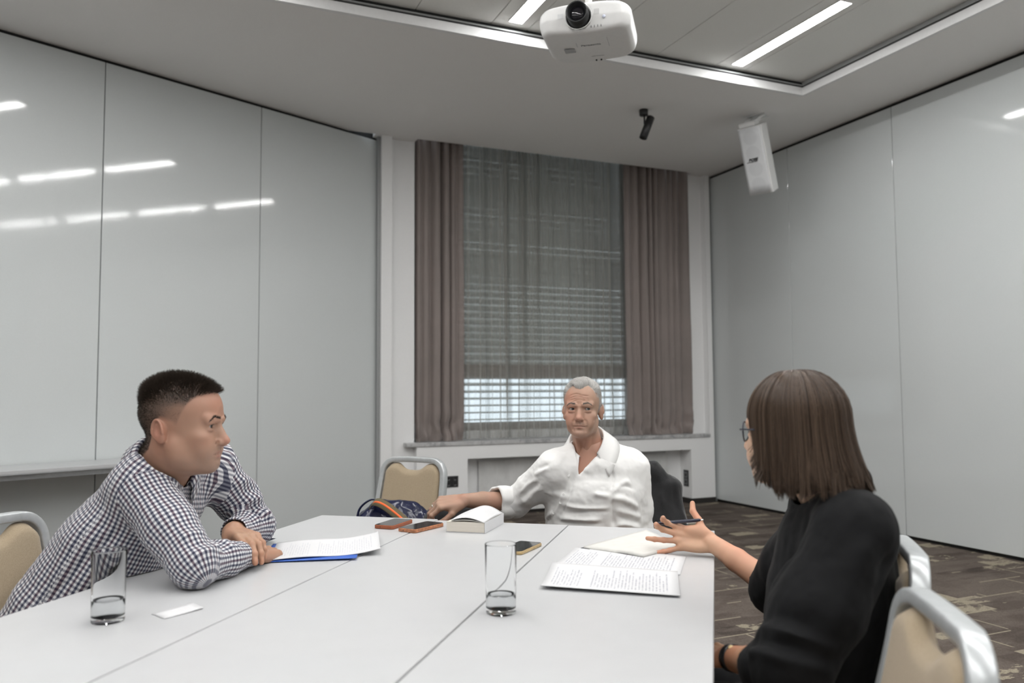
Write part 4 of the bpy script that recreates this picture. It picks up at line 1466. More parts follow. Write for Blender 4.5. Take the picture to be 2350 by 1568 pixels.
def hand_prims(F, Wp, yd, zd, side, curls, thumb, s=1.0, spread=None, slim=1.0):
    """Wp wrist, yd towards the fingers, zd back of the hand; side 'R'/'L'; curls {finger:(mcp,pip,dip)} degrees; thumb: three directions (t,y,z)"""
    Wp = np.array(Wp, float)
    y = np.array(yd, float); y /= np.linalg.norm(y)
    z = np.array(zd, float); z -= y * (z @ y); z /= np.linalg.norm(z)
    t = np.cross(z, y) if side == 'R' else np.cross(y, z)
    info = {}
    spread = spread or {}
    G = lambda a, b, c: Wp + (t * a + y * b + z * c) * s
    # palm
    mcp = {k: G(v[0], v[1], 0.0) for k, v in FING.items()}
    for k, v in FING.items():
        F.add(cone(G(v[0] * 0.62, 0.004, -0.001), mcp[k], 0.0138 * s * slim, 0.0112 * s * slim), 0.010 * s)
    F.add(ell(G(0.024, 0.040, -0.010), np.array([0.016, 0.034, 0.0125]) * s, np.stack([t, y, z], 1)), 0.014 * s)
    F.add(ell(G(-0.026, 0.040, -0.008), np.array([0.013, 0.036, 0.0125]) * s, np.stack([t, y, z], 1)), 0.014 * s)
    for k, v in FING.items():
        sp = R(spread.get(k, {'index': 5, 'middle': 1, 'ring': -3, 'pinky': -8}[k]))
        d0 = y * math.cos(sp) + t * math.sin(sp)
        ax = np.cross(d0, z)
        p = mcp[k]; ang = 0.0; rr = v[3] * s * slim
        J = [p]
        for i, (L, c) in enumerate(zip(v[2], curls[k])):
            ang += R(c)
            d = d0 * math.cos(ang) - z * math.sin(ang)
            q = p + d * L * s
            F.add(cone(p, q, rr * (1.06, 0.98, 0.92)[i], rr * (0.98, 0.92, 0.80)[i]), 0.0035 * s if i else 0.008 * s)
            if i < 2: F.add(ell(q + (d0 * math.sin(ang) + z * math.cos(ang)) * rr * 0.10, (rr * 1.0,) * 3), 0.003 * s)
            p = q; J.append(q)
        nrm = d0 * math.sin(ang) + z * math.cos(ang)
        info[k] = (J, d, nrm)
        F.add(ell(p - d * 0.006 * s + nrm * rr * 0.66, np.array([rr * 0.62, 0.0065 * s, rr * 0.26]), np.stack([np.cross(d, nrm), d, nrm], 1)), 0.0012)
    # thumb
    p = G(0.020, 0.022, -0.006)
    J = [p]
    for i, (dv, L, ra, rb) in enumerate(zip(thumb, (0.044, 0.034, 0.028), (0.0140, 0.0112, 0.0104), (0.0115, 0.0104, 0.0082))):
        d = t * dv[0] + y * dv[1] + z * dv[2]; d /= np.linalg.norm(d)
        q = p + d * L * s
        F.add(cone(p, q, ra * s * slim, rb * s * slim), 0.011 * s if i == 0 else 0.0035 * s)
        p = q; J.append(q)
    nr = z * 0.55 + t * 0.6 - d * ((z * 0.55 + t * 0.6) @ d); nr /= np.linalg.norm(nr)
    F.add(ell(p - d * 0.006 * s + nr * 0.0062 * s, np.array([0.0068, 0.0080, 0.0022]) * s, np.stack([np.cross(d, nr), d, nr], 1)), 0.0012)
    info['thumb'] = (J, d, nr)
    return info


def skin_colors(V, base, seed=0, red=0.10):
    n = fbm(V, 28, 3, seed); m = fbm(V, 9, 2, seed + 3)
    C = np.array(base)[None, :] * (1 + 0.05 * n[:, None])
    C[:, 0] *= 1 + red * 0.25 * m
    C[:, 1] *= 1 - red * 0.5 * np.clip(m, 0, 1); C[:, 2] *= 1 - red * 0.6 * np.clip(m, 0, 1)
    return C


def tint(C, w, col):
    w = np.clip(w, 0, 1)[:, None]
    return C * (1 - w) + np.array(col)[None, :] * w


def lash(C, V, p):
    """dark lash line along both lids"""
    op = p
    for s in (-1, 1):
        fx = np.exp(-((V[:, 0] - s * EYE[0]) / 0.0115) ** 4) * (V[:, 1] > EYE[1] + 0.006)
        up = np.exp(-((V[:, 2] - (EYE[2] + op * 0.95 - 0.06 * 0 - 0.0004 - 12.0 * (V[:, 0] - s * EYE[0]) ** 2)) / 0.0013) ** 2) * fx
        dn = np.exp(-((V[:, 2] - (EYE[2] - op * 1.05 - 0.0010 + 8.0 * (V[:, 0] - s * EYE[0]) ** 2)) / 0.0011) ** 2) * fx
        C = tint(C, 0.80 * up, (0.05, 0.03, 0.025)); C = tint(C, 0.40 * dn, (0.14, 0.07, 0.055))
    return C


def gauss(P, c, r):
    return np.exp(-(((P - np.array(c)) / np.array(r)) ** 2).sum(1))


def hand_colors(V, info, base, seed):
    C = skin_colors(V, base, seed, 0.25)
    for k, (J, d, nr) in info.items():
        for j in J[1:-1]:
            C = tint(C, 0.30 * gauss(V, j + nr * 0.008, (0.008,) * 3), (base[0] * 0.92, base[1] * 0.68, base[2] * 0.58))
        C = tint(C, 0.35 * gauss(V, J[-1], (0.013,) * 3), (base[0] * 1.0, base[1] * 0.72, base[2] * 0.66))
        C = tint(C, 1.6 * gauss(V, J[-1] - d * 0.005 + nr * 0.0085, (0.0055,) * 3) - 0.45, (base[0] * 1.12, base[1] * 1.02, base[2] * 1.02))
    return C


def join(parts):
    """[(V,Q,C)] -> one"""
    Vs, Qs, Cs, o = [], [], [], 0
    for V, Q, C in parts:
        Vs.append(V); Qs.append(Q + o); Cs.append(C); o += len(V)
    return np.concatenate(Vs), np.concatenate(Qs), np.concatenate(Cs)


def rough_skin(name, sss=0.12):
    t = NT(name)
    ca = t.n('ShaderNodeVertexColor', layer_name='Col').outputs['Color']
    o = t.obj()
    pores = t.noise(o, 900.0, 2.0)
    t.set(Base_Color=ca, Roughness=0.48, Subsurface_Weight=sss, Subsurface_Scale=0.008)
    t.b.inputs['Subsurface Radius'].default_value = (1.0, 0.35, 0.2)
    t.b.inputs['Specular IOR Level'].default_value = 0.4
    t.bump(t.math('ADD', pores, t.math('MULTIPLY', t.noise(o, 220.0, 2.0), 0.6)), 0.10, 0.002)
    return t.m


M['skin'] = rough_skin('skin')
t = NT('eye_surface')
t.set(Base_Color=t.n('ShaderNodeVertexColor', layer_name='Col').outputs['Color'], Roughness=0.08)
M['eye'] = t.m


def hair_mat(name, c0, c1, rough=0.45):
    t = NT(name)
    rnd = t.n('ShaderNodeNewGeometry').outputs['Random Per Island']
    t.set(Base_Color=t.ramp(rnd, [(0.0, c0), (1.0, c1)]), Roughness=rough)
    t.b.inputs['Specular IOR Level'].default_value = 0.4
    t.b.inputs['Anisotropic'].default_value = 0.5
    return t.m


def sleeve_uv(me, V, Q, bones):
    """per-face cloth coordinates from the nearest bone; bones: (a, b, ref, u0, weight[, fixedaxes])"""
    cen = V[Q].mean(1)
    best = np.full(len(cen), 1e9); bid = np.zeros(len(cen), int)
    for i, bn in enumerate(bones):
        a, b = np.array(bn[0], float), np.array(bn[1], float); ab = b - a
        t_ = np.clip((cen - a) @ ab / (ab @ ab), 0, 1)
        d = np.linalg.norm(cen - a - t_[:, None] * ab, axis=1) / bn[4]
        m = d < best
        best[m] = d[m]; bid[m] = i
    UV = np.zeros((len(Q), Q.shape[1], 2), np.float32)
    for i, bn in enumerate(bones):
        m = bid == i
        if not m.any(): continue
        a, b = np.array(bn[0], float), np.array(bn[1], float); ab = b - a; L = np.linalg.norm(ab); ab /= L
        ref = np.array(bn[2], float); ref -= ab * (ref @ ab); ref /= np.linalg.norm(ref); w = np.cross(ab, ref)
        P = V[Q[m]] - a
        u = P @ ab + bn[3]
        x = P @ ref; yv = P @ w
        rad = bn[5] if len(bn) > 5 else 0.07
        ang = np.arctan2(yv, x)
        a0 = ang[:, :1]
        ang = a0 + (ang - a0 + np.pi) % (2 * np.pi) - np.pi
        UV[m, :, 0] = u; UV[m, :, 1] = ang * rad
    ul = me.uv_layers.new(name='UVMap')
    ul.data.foreach_set('uv', UV.ravel())


def collar(name, parent, mat, ring, up, h_stand, h_leaf, spread, mat2=None, open_ang=24, flare=0.016, droop=0.0, pointlen=0.02):
    """folded shirt collar. ring: (centre, left axis, forward axis, rx, ry); up axis tilts the stand"""
    c, l, f, rx, ry = [np.array(q, float) if not np.isscalar(q) else q for q in ring]
    up = np.array(up, float)
    n = 72
    rows = [(0.0, 0.0, 0.0), (0.0, 0.6, 0.002), (0.001, 1.0, 0.003), (0.005, 1.03, 0.006), (0.012, 0.80, 0.012), (0.016, 0.4, flare), (0.017, 0.0, flare + 0.004)]
    P = np.zeros((n, len(rows), 3)); S = np.zeros((n, len(rows)))
    for i in range(n):
        a = R(open_ang / 2 + (360 - open_ang) * i / (n - 1))       # 0 = front
        fr = abs(((i / (n - 1)) - 0.5) * 2)                          # 0 at the nape, 1 at the front ends
        d = l * (math.sin(a)) + f * math.cos(a)
        base = c + l * math.sin(a) * rx + f * math.cos(a) * ry - up * droop * fr ** 2
        for j, (o, hh, fl) in enumerate(rows):
            if j <= 3:
                P[i, j] = base + d * o + up * (h_stand * min(hh, 1.03) * (1 - 0.25 * fr ** 4))
            else:
                ext = h_leaf * (1 + pointlen / h_leaf * max(0, (fr - 0.72) / 0.28) ** 1.5)
                k = (1.03 - hh) / 1.03
                P[i, j] = base + d * (o + fl * k * (1 + 0.6 * fr)) + up * (h_stand * (1 - 0.25 * fr ** 4) * 1.0 - ext * k)
    me = grid_mesh(name, P, True, 0.0016)
    UV = np.zeros((n, len(rows), 2))
    for i in range(n):
        for j in range(len(rows)):
            UV[i, j] = (rows[j][1] * h_leaf * 0.9, i / (n - 1) * 0.44)
    ul = me.uv_layers.new(name='UVMap')
    idx = np.zeros(len(me.loops), np.int32); me.loops.foreach_get('vertex_index', idx)
    ul.data.foreach_set('uv', UV.reshape(-1, 2)[idx % (n * len(rows))].astype(np.float32).ravel())
    return link(name, me, mat, parent)


def seated_legs(F, hipL, hipR, f, knee_drop, thigh, shin, r=(0.085, 0.062, 0.052, 0.040), k=0.03, foot=True):
    """adds thighs, shins (and feet) of a seated person to a field; returns ankles"""
    out = []
    f = np.array(f, float)
    for hp in (hipL, hipR):
        hp = np.array(hp, float)
        kn = hp + f * thigh + np.array([0, 0, knee_drop])
        an = kn + f * 0.02 + np.array([0, 0, -shin]); an[2] = max(an[2], 0.085)
        F.add(cone(hp, kn, r[0], r[1]), k); F.add(cone(kn, an, r[2], r[3]), k)
        out.append((kn, an))
    return out


def shoe(parent, an, f, mat):
    an = np.array(an, float); f = np.array(f, float)
    F = Field(an + np.array([-0.26, -0.26, -0.10]), an + np.array([0.26, 0.26, 0.08]), 0.007)
    g = np.array([an[0], an[1], 0.0])
    F.add(cone(g + np.array([0, 0, 0.045]) - f * 0.03, g + np.array([0, 0, 0.040]) + f * 0.15, 0.042, 0.036))
    F.add(cone(g + np.array([0, 0, 0.05]) - f * 0.02, g + np.array([0, 0, 0.105]), 0.042, 0.042), 0.03)
    F.clip(lambda P: -(P[..., 2] - 0.003), 0.004)
    V, Q = F.mesh(1)
    return link('shoe', npmesh('shoe', V, Q), mat, parent)


def brows(parent, toW, mat, thick, rg, zc, n=220, arch=0.006, lift=0.0, F=None):
    for s in (-1, 1):
        u = rg.uniform(0, 1, n)
        bx = 0.014 + 0.034 * u
        bz = zc + lift + arch * np.sin(u * 2.4) - 0.010 * np.clip(u - 0.6, 0, 1) * 2 + rg.normal(0, thick * 0.22, n) * (1.1 - 0.6 * u)
        by = np.array([surf_y(F, s * q, w) + 0.0012 for q, w in zip(bx, bz)])
        root = np.stack([s * bx, by, bz], 1)
        d = np.stack([s * (0.4 + 0.6 * u), -0.15 - 0.45 * u, 0.55 - 0.75 * u], 1) + rg.normal(0, 0.12, (n, 3))
        d /= np.linalg.norm(d, axis=1)[:, None]
        P = np.stack([root - d * 0.001 - np.array([0, 0.0035, 0]), root + d * 0.003 - np.array([0, 0.001, 0]), root + d * 0.0065 - np.array([0, 0.0015, 0])], 1)
        V, Q = strands(toW(P.reshape(-1, 3)).reshape(n, 3, 3), 0.00042, 0.00018)
        link('eyebrow', npmesh('eyebrow', V, Q), mat, parent)



# ------------------------------------------------------------------ the man in the checked shirt
def person_checked():
    O = np.array([-0.866, 2.105, 1.113]); sc = 1.05
    Rm = basis(90, -4, 0)
    toL = lambda P: (np.asarray(P) - O) @ Rm / sc
    toW = lambda P: O + (np.asarray(P) * sc) @ Rm.T
    base = np.array([0.40, 0.235, 0.165])
    root_mesh = []
    neckb = np.array([-0.955, 2.165, 0.985])
    F = head_field(dict(jaw=1.12, cheek=1.02, nose=1.0, neck=0.063, neck2=0.072, eye=0.0046, chinw=1.05, mouth=-0.002), toL(neckb), 0.002)
    F.add(ell((0, 0.1015, -0.0225), (0.0115, 0.0105, 0.0088)), 0.006)
    # double-chin fullness
    F.add(ell((0, 0.030, -0.080), (0.042, 0.040, 0.018)), 0.03)
    FH = F
    Vl, Q = F.mesh(1)
    N = vnormals(Vl, Q)
    C = skin_colors(Vl, base, 1, 0.2)
    C = tint(C, 0.45 * gauss(Vl, (0, 0.112, -0.018), (0.016, 0.02, 0.014)), (0.52, 0.19, 0.14))
    for s in (-1, 1):
        C = tint(C, 0.35 * gauss(Vl, (s * 0.045, 0.062, -0.02), (0.022, 0.03, 0.02)), (0.50, 0.21, 0.145))
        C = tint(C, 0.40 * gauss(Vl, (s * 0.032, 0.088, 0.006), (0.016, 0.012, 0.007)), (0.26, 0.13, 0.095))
        C = tint(C, 0.55 * gauss(Vl, (s * 0.083, -0.030, -0.003), (0.014, 0.022, 0.034)), (0.50, 0.215, 0.155))
    lips = np.maximum(gauss(Vl, (0, 0.093, -0.0485), (0.018, 0.012, 0.0036)), gauss(Vl, (0, 0.093, -0.0580), (0.015, 0.012, 0.0045)))
    C = tint(C, 0.7 * lips, (0.40, 0.155, 0.125))
    stub = np.clip(gauss(Vl, (0, 0.072, -0.078), (0.05, 0.06, 0.030)) * 1.1 + 0.4 * gauss(Vl, (0, 0.096, -0.039), (0.024, 0.014, 0.008)), 0, 1) * (1 - lips)
    C = tint(C, stub * (0.34 + 0.12 * fbm(Vl, 500, 1, 4)), (0.14, 0.11, 0.095))
    C = lash(C, Vl, 0.0046)
    # hair area: everything above a line running forehead - temple - ear - nape
    x, y, z = Vl[:, 0], Vl[:, 1], Vl[:, 2]
    hl = np.interp(y, [-0.13, -0.09, -0.060, -0.050, -0.03, 0.0, 0.010, 0.022, 0.036, 0.050, 0.066, 0.078, 0.10], [-0.085, -0.080, -0.050, 0.010, 0.026, 0.020, 0.012, 0.045, 0.072, 0.086, 0.092, 0.096, 0.20])
    hd = z - hl
    hd = np.where((np.abs(x) > 0.0765) & (z < 0.03), -1, hd)
    side = np.clip((np.abs(x) - 0.025) / 0.04, 0, 1)
    fade = np.clip(hd / 0.012, 0, 1)
    topness = np.clip((z - 0.058) / 0.035, 0, 1)
    back = np.clip((-y - 0.02) / 0.06, 0, 1)
    dens = np.clip(0.30 + 0.8 * topness + 0.62 * np.clip((-y + 0.01) / 0.05, 0, 1) + 0.22 * np.clip((z - 0.02) / 0.05, 0, 1), 0, 1) * fade
    C = tint(C, dens * 0.82, (0.058, 0.046, 0.039))
    parts = [(toW(Vl), Q, C)]

    # --- skeleton
    sR = np.array([-0.945, 2.055, 0.965]); eR = np.array([-0.770, 1.955, 0.795]); wR = np.array([-0.705, 2.215, 0.772])
    sL = np.array([-0.885, 2.385, 0.985]); eL = np.array([-0.800, 2.500, 0.800]); wL = np.array([-0.785, 2.262, 0.822])
    pel = np.array([-1.215, 2.150, 0.510])
    # right hand, flat on the table, pointing away
    F = Field((-0.80, 2.10, 0.735), (-0.60, 2.44, 0.84), 0.0019)
    F.add(cone(wR + (eR - wR) * 0.45, wR, 0.036, 0.027, ((0, 0, 1), 0.85)))
    cur = dict(index=(14, 12, 8), middle=(16, 14, 8), ring=(18, 16, 8), pinky=(18, 18, 8))
    infR = hand_prims(F, wR + np.array([0, 0, -0.003]), (0.10, 1.0, -0.10), (0.25, 0.1, 1.0), 'R', cur, ((0.75, 0.6, -0.2), (0.45, 0.9, -0.1), (0.3, 1, 0)), 1.0)
    V, Q = F.mesh(1)
    V[:, 2] = np.maximum(V[:, 2], 0.7425)
    parts.append((V, Q, hand_colors(V, infR, base * np.array([1.05, 1.0, 0.95]), 3)))
    # left hand draped over the right forearm
    F = Field((-0.90, 2.00, 0.735), (-0.58, 2.45, 0.90), 0.0019)
    F.add(cone(wL + (eL - wL) * 0.5, wL, 0.037, 0.028))
    curL = dict(index=(10, 26, 14), middle=(14, 30, 16), ring=(18, 32, 18), pinky=(22, 34, 18))
    infL = hand_prims(F, wL, (0.66, -0.74, -0.03), (0.10, 0.02, 1.0), 'L', curL, ((0.5, 0.8, -0.5), (0.3, 0.9, -0.5), (0.1, 1.0, -0.5)), 1.02)
    V, Q = F.mesh(1)
    parts.append((V, Q, hand_colors(V, infL, base * np.array([1.12, 1.08, 1.02]), 5)))
    # hidden body under the clothes
    fdir = np.array([0.97, -0.24, 0.0]); fdir /= np.linalg.norm(fdir); ldir = np.array([0.24, 0.97, 0.0]); ldir /= np.linalg.norm(ldir)
    spine = [(pel, 0.155, 0.105), (np.array([-1.150, 2.170, 0.66]), 0.150, 0.115), (np.array([-1.065, 2.195, 0.80]), 0.155, 0.115), (np.array([-0.985, 2.20, 0.915]), 0.150, 0.095), (np.array([-0.945, 2.18, 0.98]), 0.085, 0.070)]
    F = Field((-1.55, 1.80, 0.0), (-0.55, 2.70, 1.12), 0.012)
    fw = np.array([0.80, -0.20, -0.56]); fw /= np.linalg.norm(fw)
    F.add(loft([(c, a * 0.88, b * 0.88) for c, a, b in spine], ldir, fw))
    for s_, e_, w_ in ((sR, eR, wR), (sL, eL, wL)):
        F.add(cone(s_, e_, 0.046, 0.038), 0.03); F.add(cone(e_, e_ + (w_ - e_) * 0.7, 0.038, 0.032), 0.02)
    ank = seated_legs(F, pel + ldir * 0.09, pel - ldir * 0.09, fdir, -0.02, 0.43, 0.42, (0.075, 0.055, 0.048, 0.036))
    V, Q = F.mesh(1)
    parts.append((V, Q, skin_colors(V, base, 2)))
    V, Q, C = join(parts)
    me = npmesh('person', V, Q); setcol(me, C)
    pn = link('person', me, M['skin'])
    tag(pn, 'man in a navy and white checked shirt leaning on folded arms at the table', 'person')
    for s in (-1, 1):
        eyeball(O, Rm, 1, s, (-0.08, -0.05), (0.05, 0.035, 0.025), pn, sc)

    # --- short hair
    rg = np.random.default_rng(3)
    prob = dens * (0.4 + topness + 0.5 * back); prob[hd <= 0.002] = 0
    prob = prob / prob.sum()
    n = 24000
    pick = rg.choice(len(Vl), n, p=prob)
    root = Vl[pick] + rg.normal(0, 0.0008, (n, 3))
    nr = N[pick]
    tp = topness[pick] * np.clip(1.2 - side[pick], 0, 1)
    ln = 0.0012 + 0.0045 * back[pick] * (0.5 + 0.5 * topness[pick]) + 0.012 * tp + 0.003 * topness[pick]
    ln *= rg.uniform(0.75, 1.2, n)
    fr = np.clip((root[:, 1] - 0.03) / 0.05, 0, 1)
    comb = np.stack([0 * fr, 0.9 * fr + 0.05, -0.30 * fr * 0 + 0.15], 1)
    comb[:, 2] -= 0.4 * back[pick] * (1 - topness[pick])
    d = nr + comb * (0.5 + 0.6 * fr)[:, None] + rg.normal(0, 0.16, (n, 3))
    d /= np.linalg.norm(d, axis=1)[:, None]
    P = np.stack([root - d * 0.001, root + d * (ln * 0.5)[:, None], root + d * ln[:, None] + comb * (ln * 0.15)[:, None]], 1)
    Vh, Qh = strands(toW(P.reshape(-1, 3)).reshape(n, 3, 3), 0.00036, 0.00014)
    hm = hair_mat('dark_brown_hair', (0.022, 0.016, 0.012), (0.055, 0.040, 0.030))
    link('hair', npmesh('hair', Vh, Qh), hm, pn)
    brows(pn, toW, hm, 0.0085, rg, 0.0345, 380, F=FH)

    # --- shirt
    t = NT('navy_gingham')
    uv = t.uv()
    sp = t.n('ShaderNodeSeparateXYZ', {0: uv})
    nz = t.noise(t.obj(), 60.0, 2.0)
    pr = 0.0118

    def stripes(c, off):
        q = t.math('ADD', t.math('DIVIDE', c, pr), off)
        on = t.ramp(t.math('FRACT', q), [(0.44, (0, 0, 0)), (0.50, (1, 1, 1)), (0.94, (1, 1, 1)), (1.0, (0, 0, 0))])
        alt = t.math('GREATER_THAN', t.math('FRACT', t.math('MULTIPLY', t.math('FLOOR', q), 0.5)), 0.25)
        return on, alt
    a_on, a_alt = stripes(sp.outputs[0], 0.0)
    b_on, b_alt = stripes(sp.outputs[1], 0.3)
    white = (0.72, 0.72, 0.73); navy = (0.018, 0.026, 0.075); plum = (0.070, 0.016, 0.045)
    ca = t.mix(a_alt, navy, (0.045, 0.05, 0.10)); cb = t.mix(b_alt, navy, plum)
    half = t.mix(t.math('MULTIPLY', a_on, 0.62), white, ca)
    full = t.n('ShaderNodeMix', {0: t.math('MULTIPLY', b_on, 0.80), 6: half, 7: cb}, data_type='RGBA').outputs[2]
    both = t.math('MULTIPLY', a_on, b_on)
    full = t.mix(t.math('MULTIPLY', both, 0.7), full, (0.014, 0.016, 0.040))
    weave = t.noise(t.mapv(uv, (1, 1, 1)), 2600.0, 1.0)
    t.set(Base_Color=full, Roughness=0.85, Sheen_Weight=0.15)
    t.b.inputs['Specular IOR Level'].default_value = 0.2
    M['gingham'] = t.m
    F = Field((-1.42, 1.82, 0.50), (-0.62, 2.62, 1.08), 0.0048)
    F.add(loft([(pel + np.array([0.0, 0, 0.02]), 0.190, 0.140), (np.array([-1.155, 2.165, 0.66]), 0.186, 0.145), (np.array([-1.065, 2.190, 0.80]), 0.190, 0.138), (np.array([-0.990, 2.200, 0.905]), 0.176, 0.115), (np.array([-0.955, 2.185, 0.965]), 0.105, 0.085)], ldir, fw))
    F.add(cone(sR + np.array([-0.02, 0.03, 0.0]), sR + (eR - sR) * 0.5, 0.078, 0.066), 0.05)
    F.add(cone(sR + (eR - sR) * 0.5, eR, 0.066, 0.055), 0.02)
    F.add(cone(eR, eR + (wR - eR) * 0.45, 0.054, 0.050, ((0, 0, 1), 0.92)), 0.025)
    F.add(cone(eR + (wR - eR) * 0.45, wR + (eR - wR) * 0.14, 0.050, 0.036, ((0, 0, 1), 0.9)), 0.02)
    F.add(cone(wR + (eR - wR) * 0.16, wR + (eR - wR) * 0.02, 0.0365, 0.0350, ((0, 0, 1), 0.9)), 0.004)
    F.add(cone(sL + np.array([-0.01, -0.03, 0.0]), sL + (eL - sL) * 0.5, 0.078, 0.066), 0.05)
    F.add(cone(sL + (eL - sL) * 0.5, eL, 0.066, 0.058), 0.02)
    F.add(cone(eL, eL + (wL - eL) * 0.6, 0.057, 0.046), 0.025)
    F.add(cone(eL + (wL - eL) * 0.6, wL + (eL - wL) * 0.22, 0.046, 0.040), 0.01)
    F.add(cone(wL + (eL - wL) * 0.24, wL + (eL - wL) * 0.08, 0.041, 0.040), 0.004)
    # shoulder slope to the neck
    nb = np.array([-0.950, 2.178, 1.000])
    F.add(cone(nb + ldir * 0.02, sL + np.array([-0.01, -0.02, 0.02]), 0.062, 0.060), 0.05)
    F.add(cone(nb - ldir * 0.02, sR + np.array([-0.01, 0.02, 0.02]), 0.062, 0.060), 0.05)
    # openings: neck and cuffs
    nk = toW(np.array([0, -0.022, -0.05])); nd = (neckb - nk) / np.linalg.norm(neckb - nk)
    F.cut(cone(nk, neckb + nd * 0.01, 0.074, 0.078), 0.006)
    F.cut(cone(wR + (eR - wR) * 0.10, wR + (wR - eR) * 0.3, 0.030, 0.030))
    F.cut(cone(wL + (eL - wL) * 0.14, wL + (wL - eL) * 0.3, 0.034, 0.034))
    V, Q = F.mesh(2)
    # cloth behaviour: long drag folds, creases at the elbows, sit on the table top
    E = np.asarray
    fl = []
    for k, (a0, a1) in enumerate(((0.25, 0.9), (0.6, 1.3), (1.1, 1.6))):
        pass
    mid = lambda a, b, q: a + (b - a) * q
    dirv = eR - sR
    for q, hgt in ((0.70, 0.008), (0.82, -0.006), (0.92, 0.009)):
        c = mid(sR, eR, q)
        fl.append(([c + E([0.02, -0.07, 0.02]), c + E([0.06, -0.03, 0.03]), c + E([0.065, 0.03, 0.03])], 0.010, hgt))
    for q, hgt in ((0.10, 0.008), (0.25, -0.007), (0.38, 0.008), (0.55, -0.005), (0.7, 0.006), (0.84, -0.005)):
        c = mid(eR, wR, q)
        fl.append(([c + E([-0.05, 0.02, 0.03]), c + E([0.0, 0.0, 0.055]), c + E([0.05, -0.02, 0.02])], 0.011, hgt))
    for q, hgt in ((0.35, 0.009), (0.52, -0.007), (0.66, 0.010), (0.80, -0.008), (0.92, 0.010)):
        c = mid(sL, eL, q)
        fl.append(([c + E([-0.02, -0.08, 0.02]), c + E([0.05, -0.05, 0.03]), c + E([0.075, 0.03, 0.03])], 0.012, hgt))
    for q, hgt in ((0.15, 0.010), (0.32, -0.008), (0.5, 0.010), (0.68, -0.008)):
        c = mid(eL, wL, q)
        fl.append(([c + E([-0.05, 0.0, 0.04]), c + E([0.02, -0.01, 0.055]), c + E([0.06, 0.0, 0.0])], 0.012, hgt))
    # drag lines from the armpit to the back and the waist fold
    fl += [([(-1.00, 2.06, 0.93), (-1.08, 2.03, 0.86), (-1.18, 2.03, 0.74)], 0.016, 0.010), ([(-0.97, 2.03, 0.88), (-1.06, 2.01, 0.80), (-1.16, 2.00, 0.68)], 0.014, -0.010),
           ([(-0.97, 2.03, 0.84), (-1.05, 2.00, 0.75), (-1.12, 1.99, 0.64)], 0.014, 0.010), ([(-1.30, 2.06, 0.66), (-1.20, 1.98, 0.64), (-1.05, 2.00, 0.68)], 0.014, 0.012),
           ([(-1.30, 2.06, 0.62), (-1.20, 1.98, 0.60), (-1.05, 2.00, 0.63)], 0.012, -0.012), ([(-0.98, 2.02, 0.99), (-0.93, 1.99, 0.95), (-0.90, 1.985, 0.90)], 0.010, 0.005)]
    V = folds(V, Q, fl)
    N2 = vnormals(V, Q)
    V = V + N2 * (0.0035 * fbm(V * np.array([1, 1, 0.7]), 16, 3, 8) + 0.0012 * fbm(V, 60, 2, 3))[:, None]
    tz = np.where((V[:, 0] > -1.03 + (V[:, 1] - 2.0) * 0.25) & (V[:, 2] < 0.80), 0.7425, -9)
    V[:, 2] = np.maximum(V[:, 2], tz)
    me = npmesh('shirt', V, Q)
    Lr = np.linalg.norm(eR - sR); Ll = np.linalg.norm(eL - sL)
    sleeve_uv(me, V, Q, [(pel, np.array([-0.97, 2.195, 0.955]), ldir, 0.0, 1.62, 0.155), (sR + (eR - sR) * 0.12, eR, (0.9, 0.1, 0.3), Lr * 0.12, 0.62, 0.062), (eR, wR, (0.9, 0.1, 0.3), Lr, 0.60, 0.052),
                         (sL + (eL - sL) * 0.12, eL, (0.9, -0.1, 0.3), Ll * 0.12, 0.62, 0.062), (eL, wL, (0.9, -0.1, 0.3), Ll, 0.60, 0.052)])
    sh = link('shirt', me, M['gingham'], pn)
    # collar
    uw = -nd
    fc = fw - uw * (fw @ uw); fc /= np.linalg.norm(fc); lc = np.cross(uw, fc)
    col = collar('collar', sh, M['gingham'], (nk + nd * 0.074, lc, fc, 0.073, 0.077), uw, 0.036, 0.046, 0.02, open_ang=34, flare=0.006, droop=0.020)
    # trousers and shoes
    tm = plain('dark_trousers', (0.02, 0.022, 0.03), 0.85, noise=0.2)
    F = Field((-1.45, 1.86, 0.05), (-0.62, 2.46, 0.66), 0.010)
    F.add(ell(pel + np.array([-0.01, 0, -0.01]), (0.15, 0.185, 0.10)))
    seated_legs(F, pel + ldir * 0.095 + np.array([0, 0, -0.005]), pel - ldir * 0.095 + np.array([0, 0, -0.005]), fdir, -0.02, 0.43, 0.42, (0.095, 0.075, 0.070, 0.062))
    V, Q = F.mesh(2)
    link('trousers', npmesh('trousers', V, Q), tm, pn)
    for kn, an in ank:
        shoe(pn, an, fdir, M['blackpl'])
    return pn


P1 = person_checked()

# ------------------------------------------------------------------ the man in the white shirt
def snap_front(V, pts):
    """(x,z) points -> points on the side of the mesh that faces the table"""
    out = []
    for x, z in pts:
        d = np.hypot(V[:, 0] - x, V[:, 2] - z)
        m = d < 0.012
        if not m.any():
            m = d < d.min() + 0.004
        q = V[m]
        out.append(q[np.argmin(q[:, 1])])
    return out


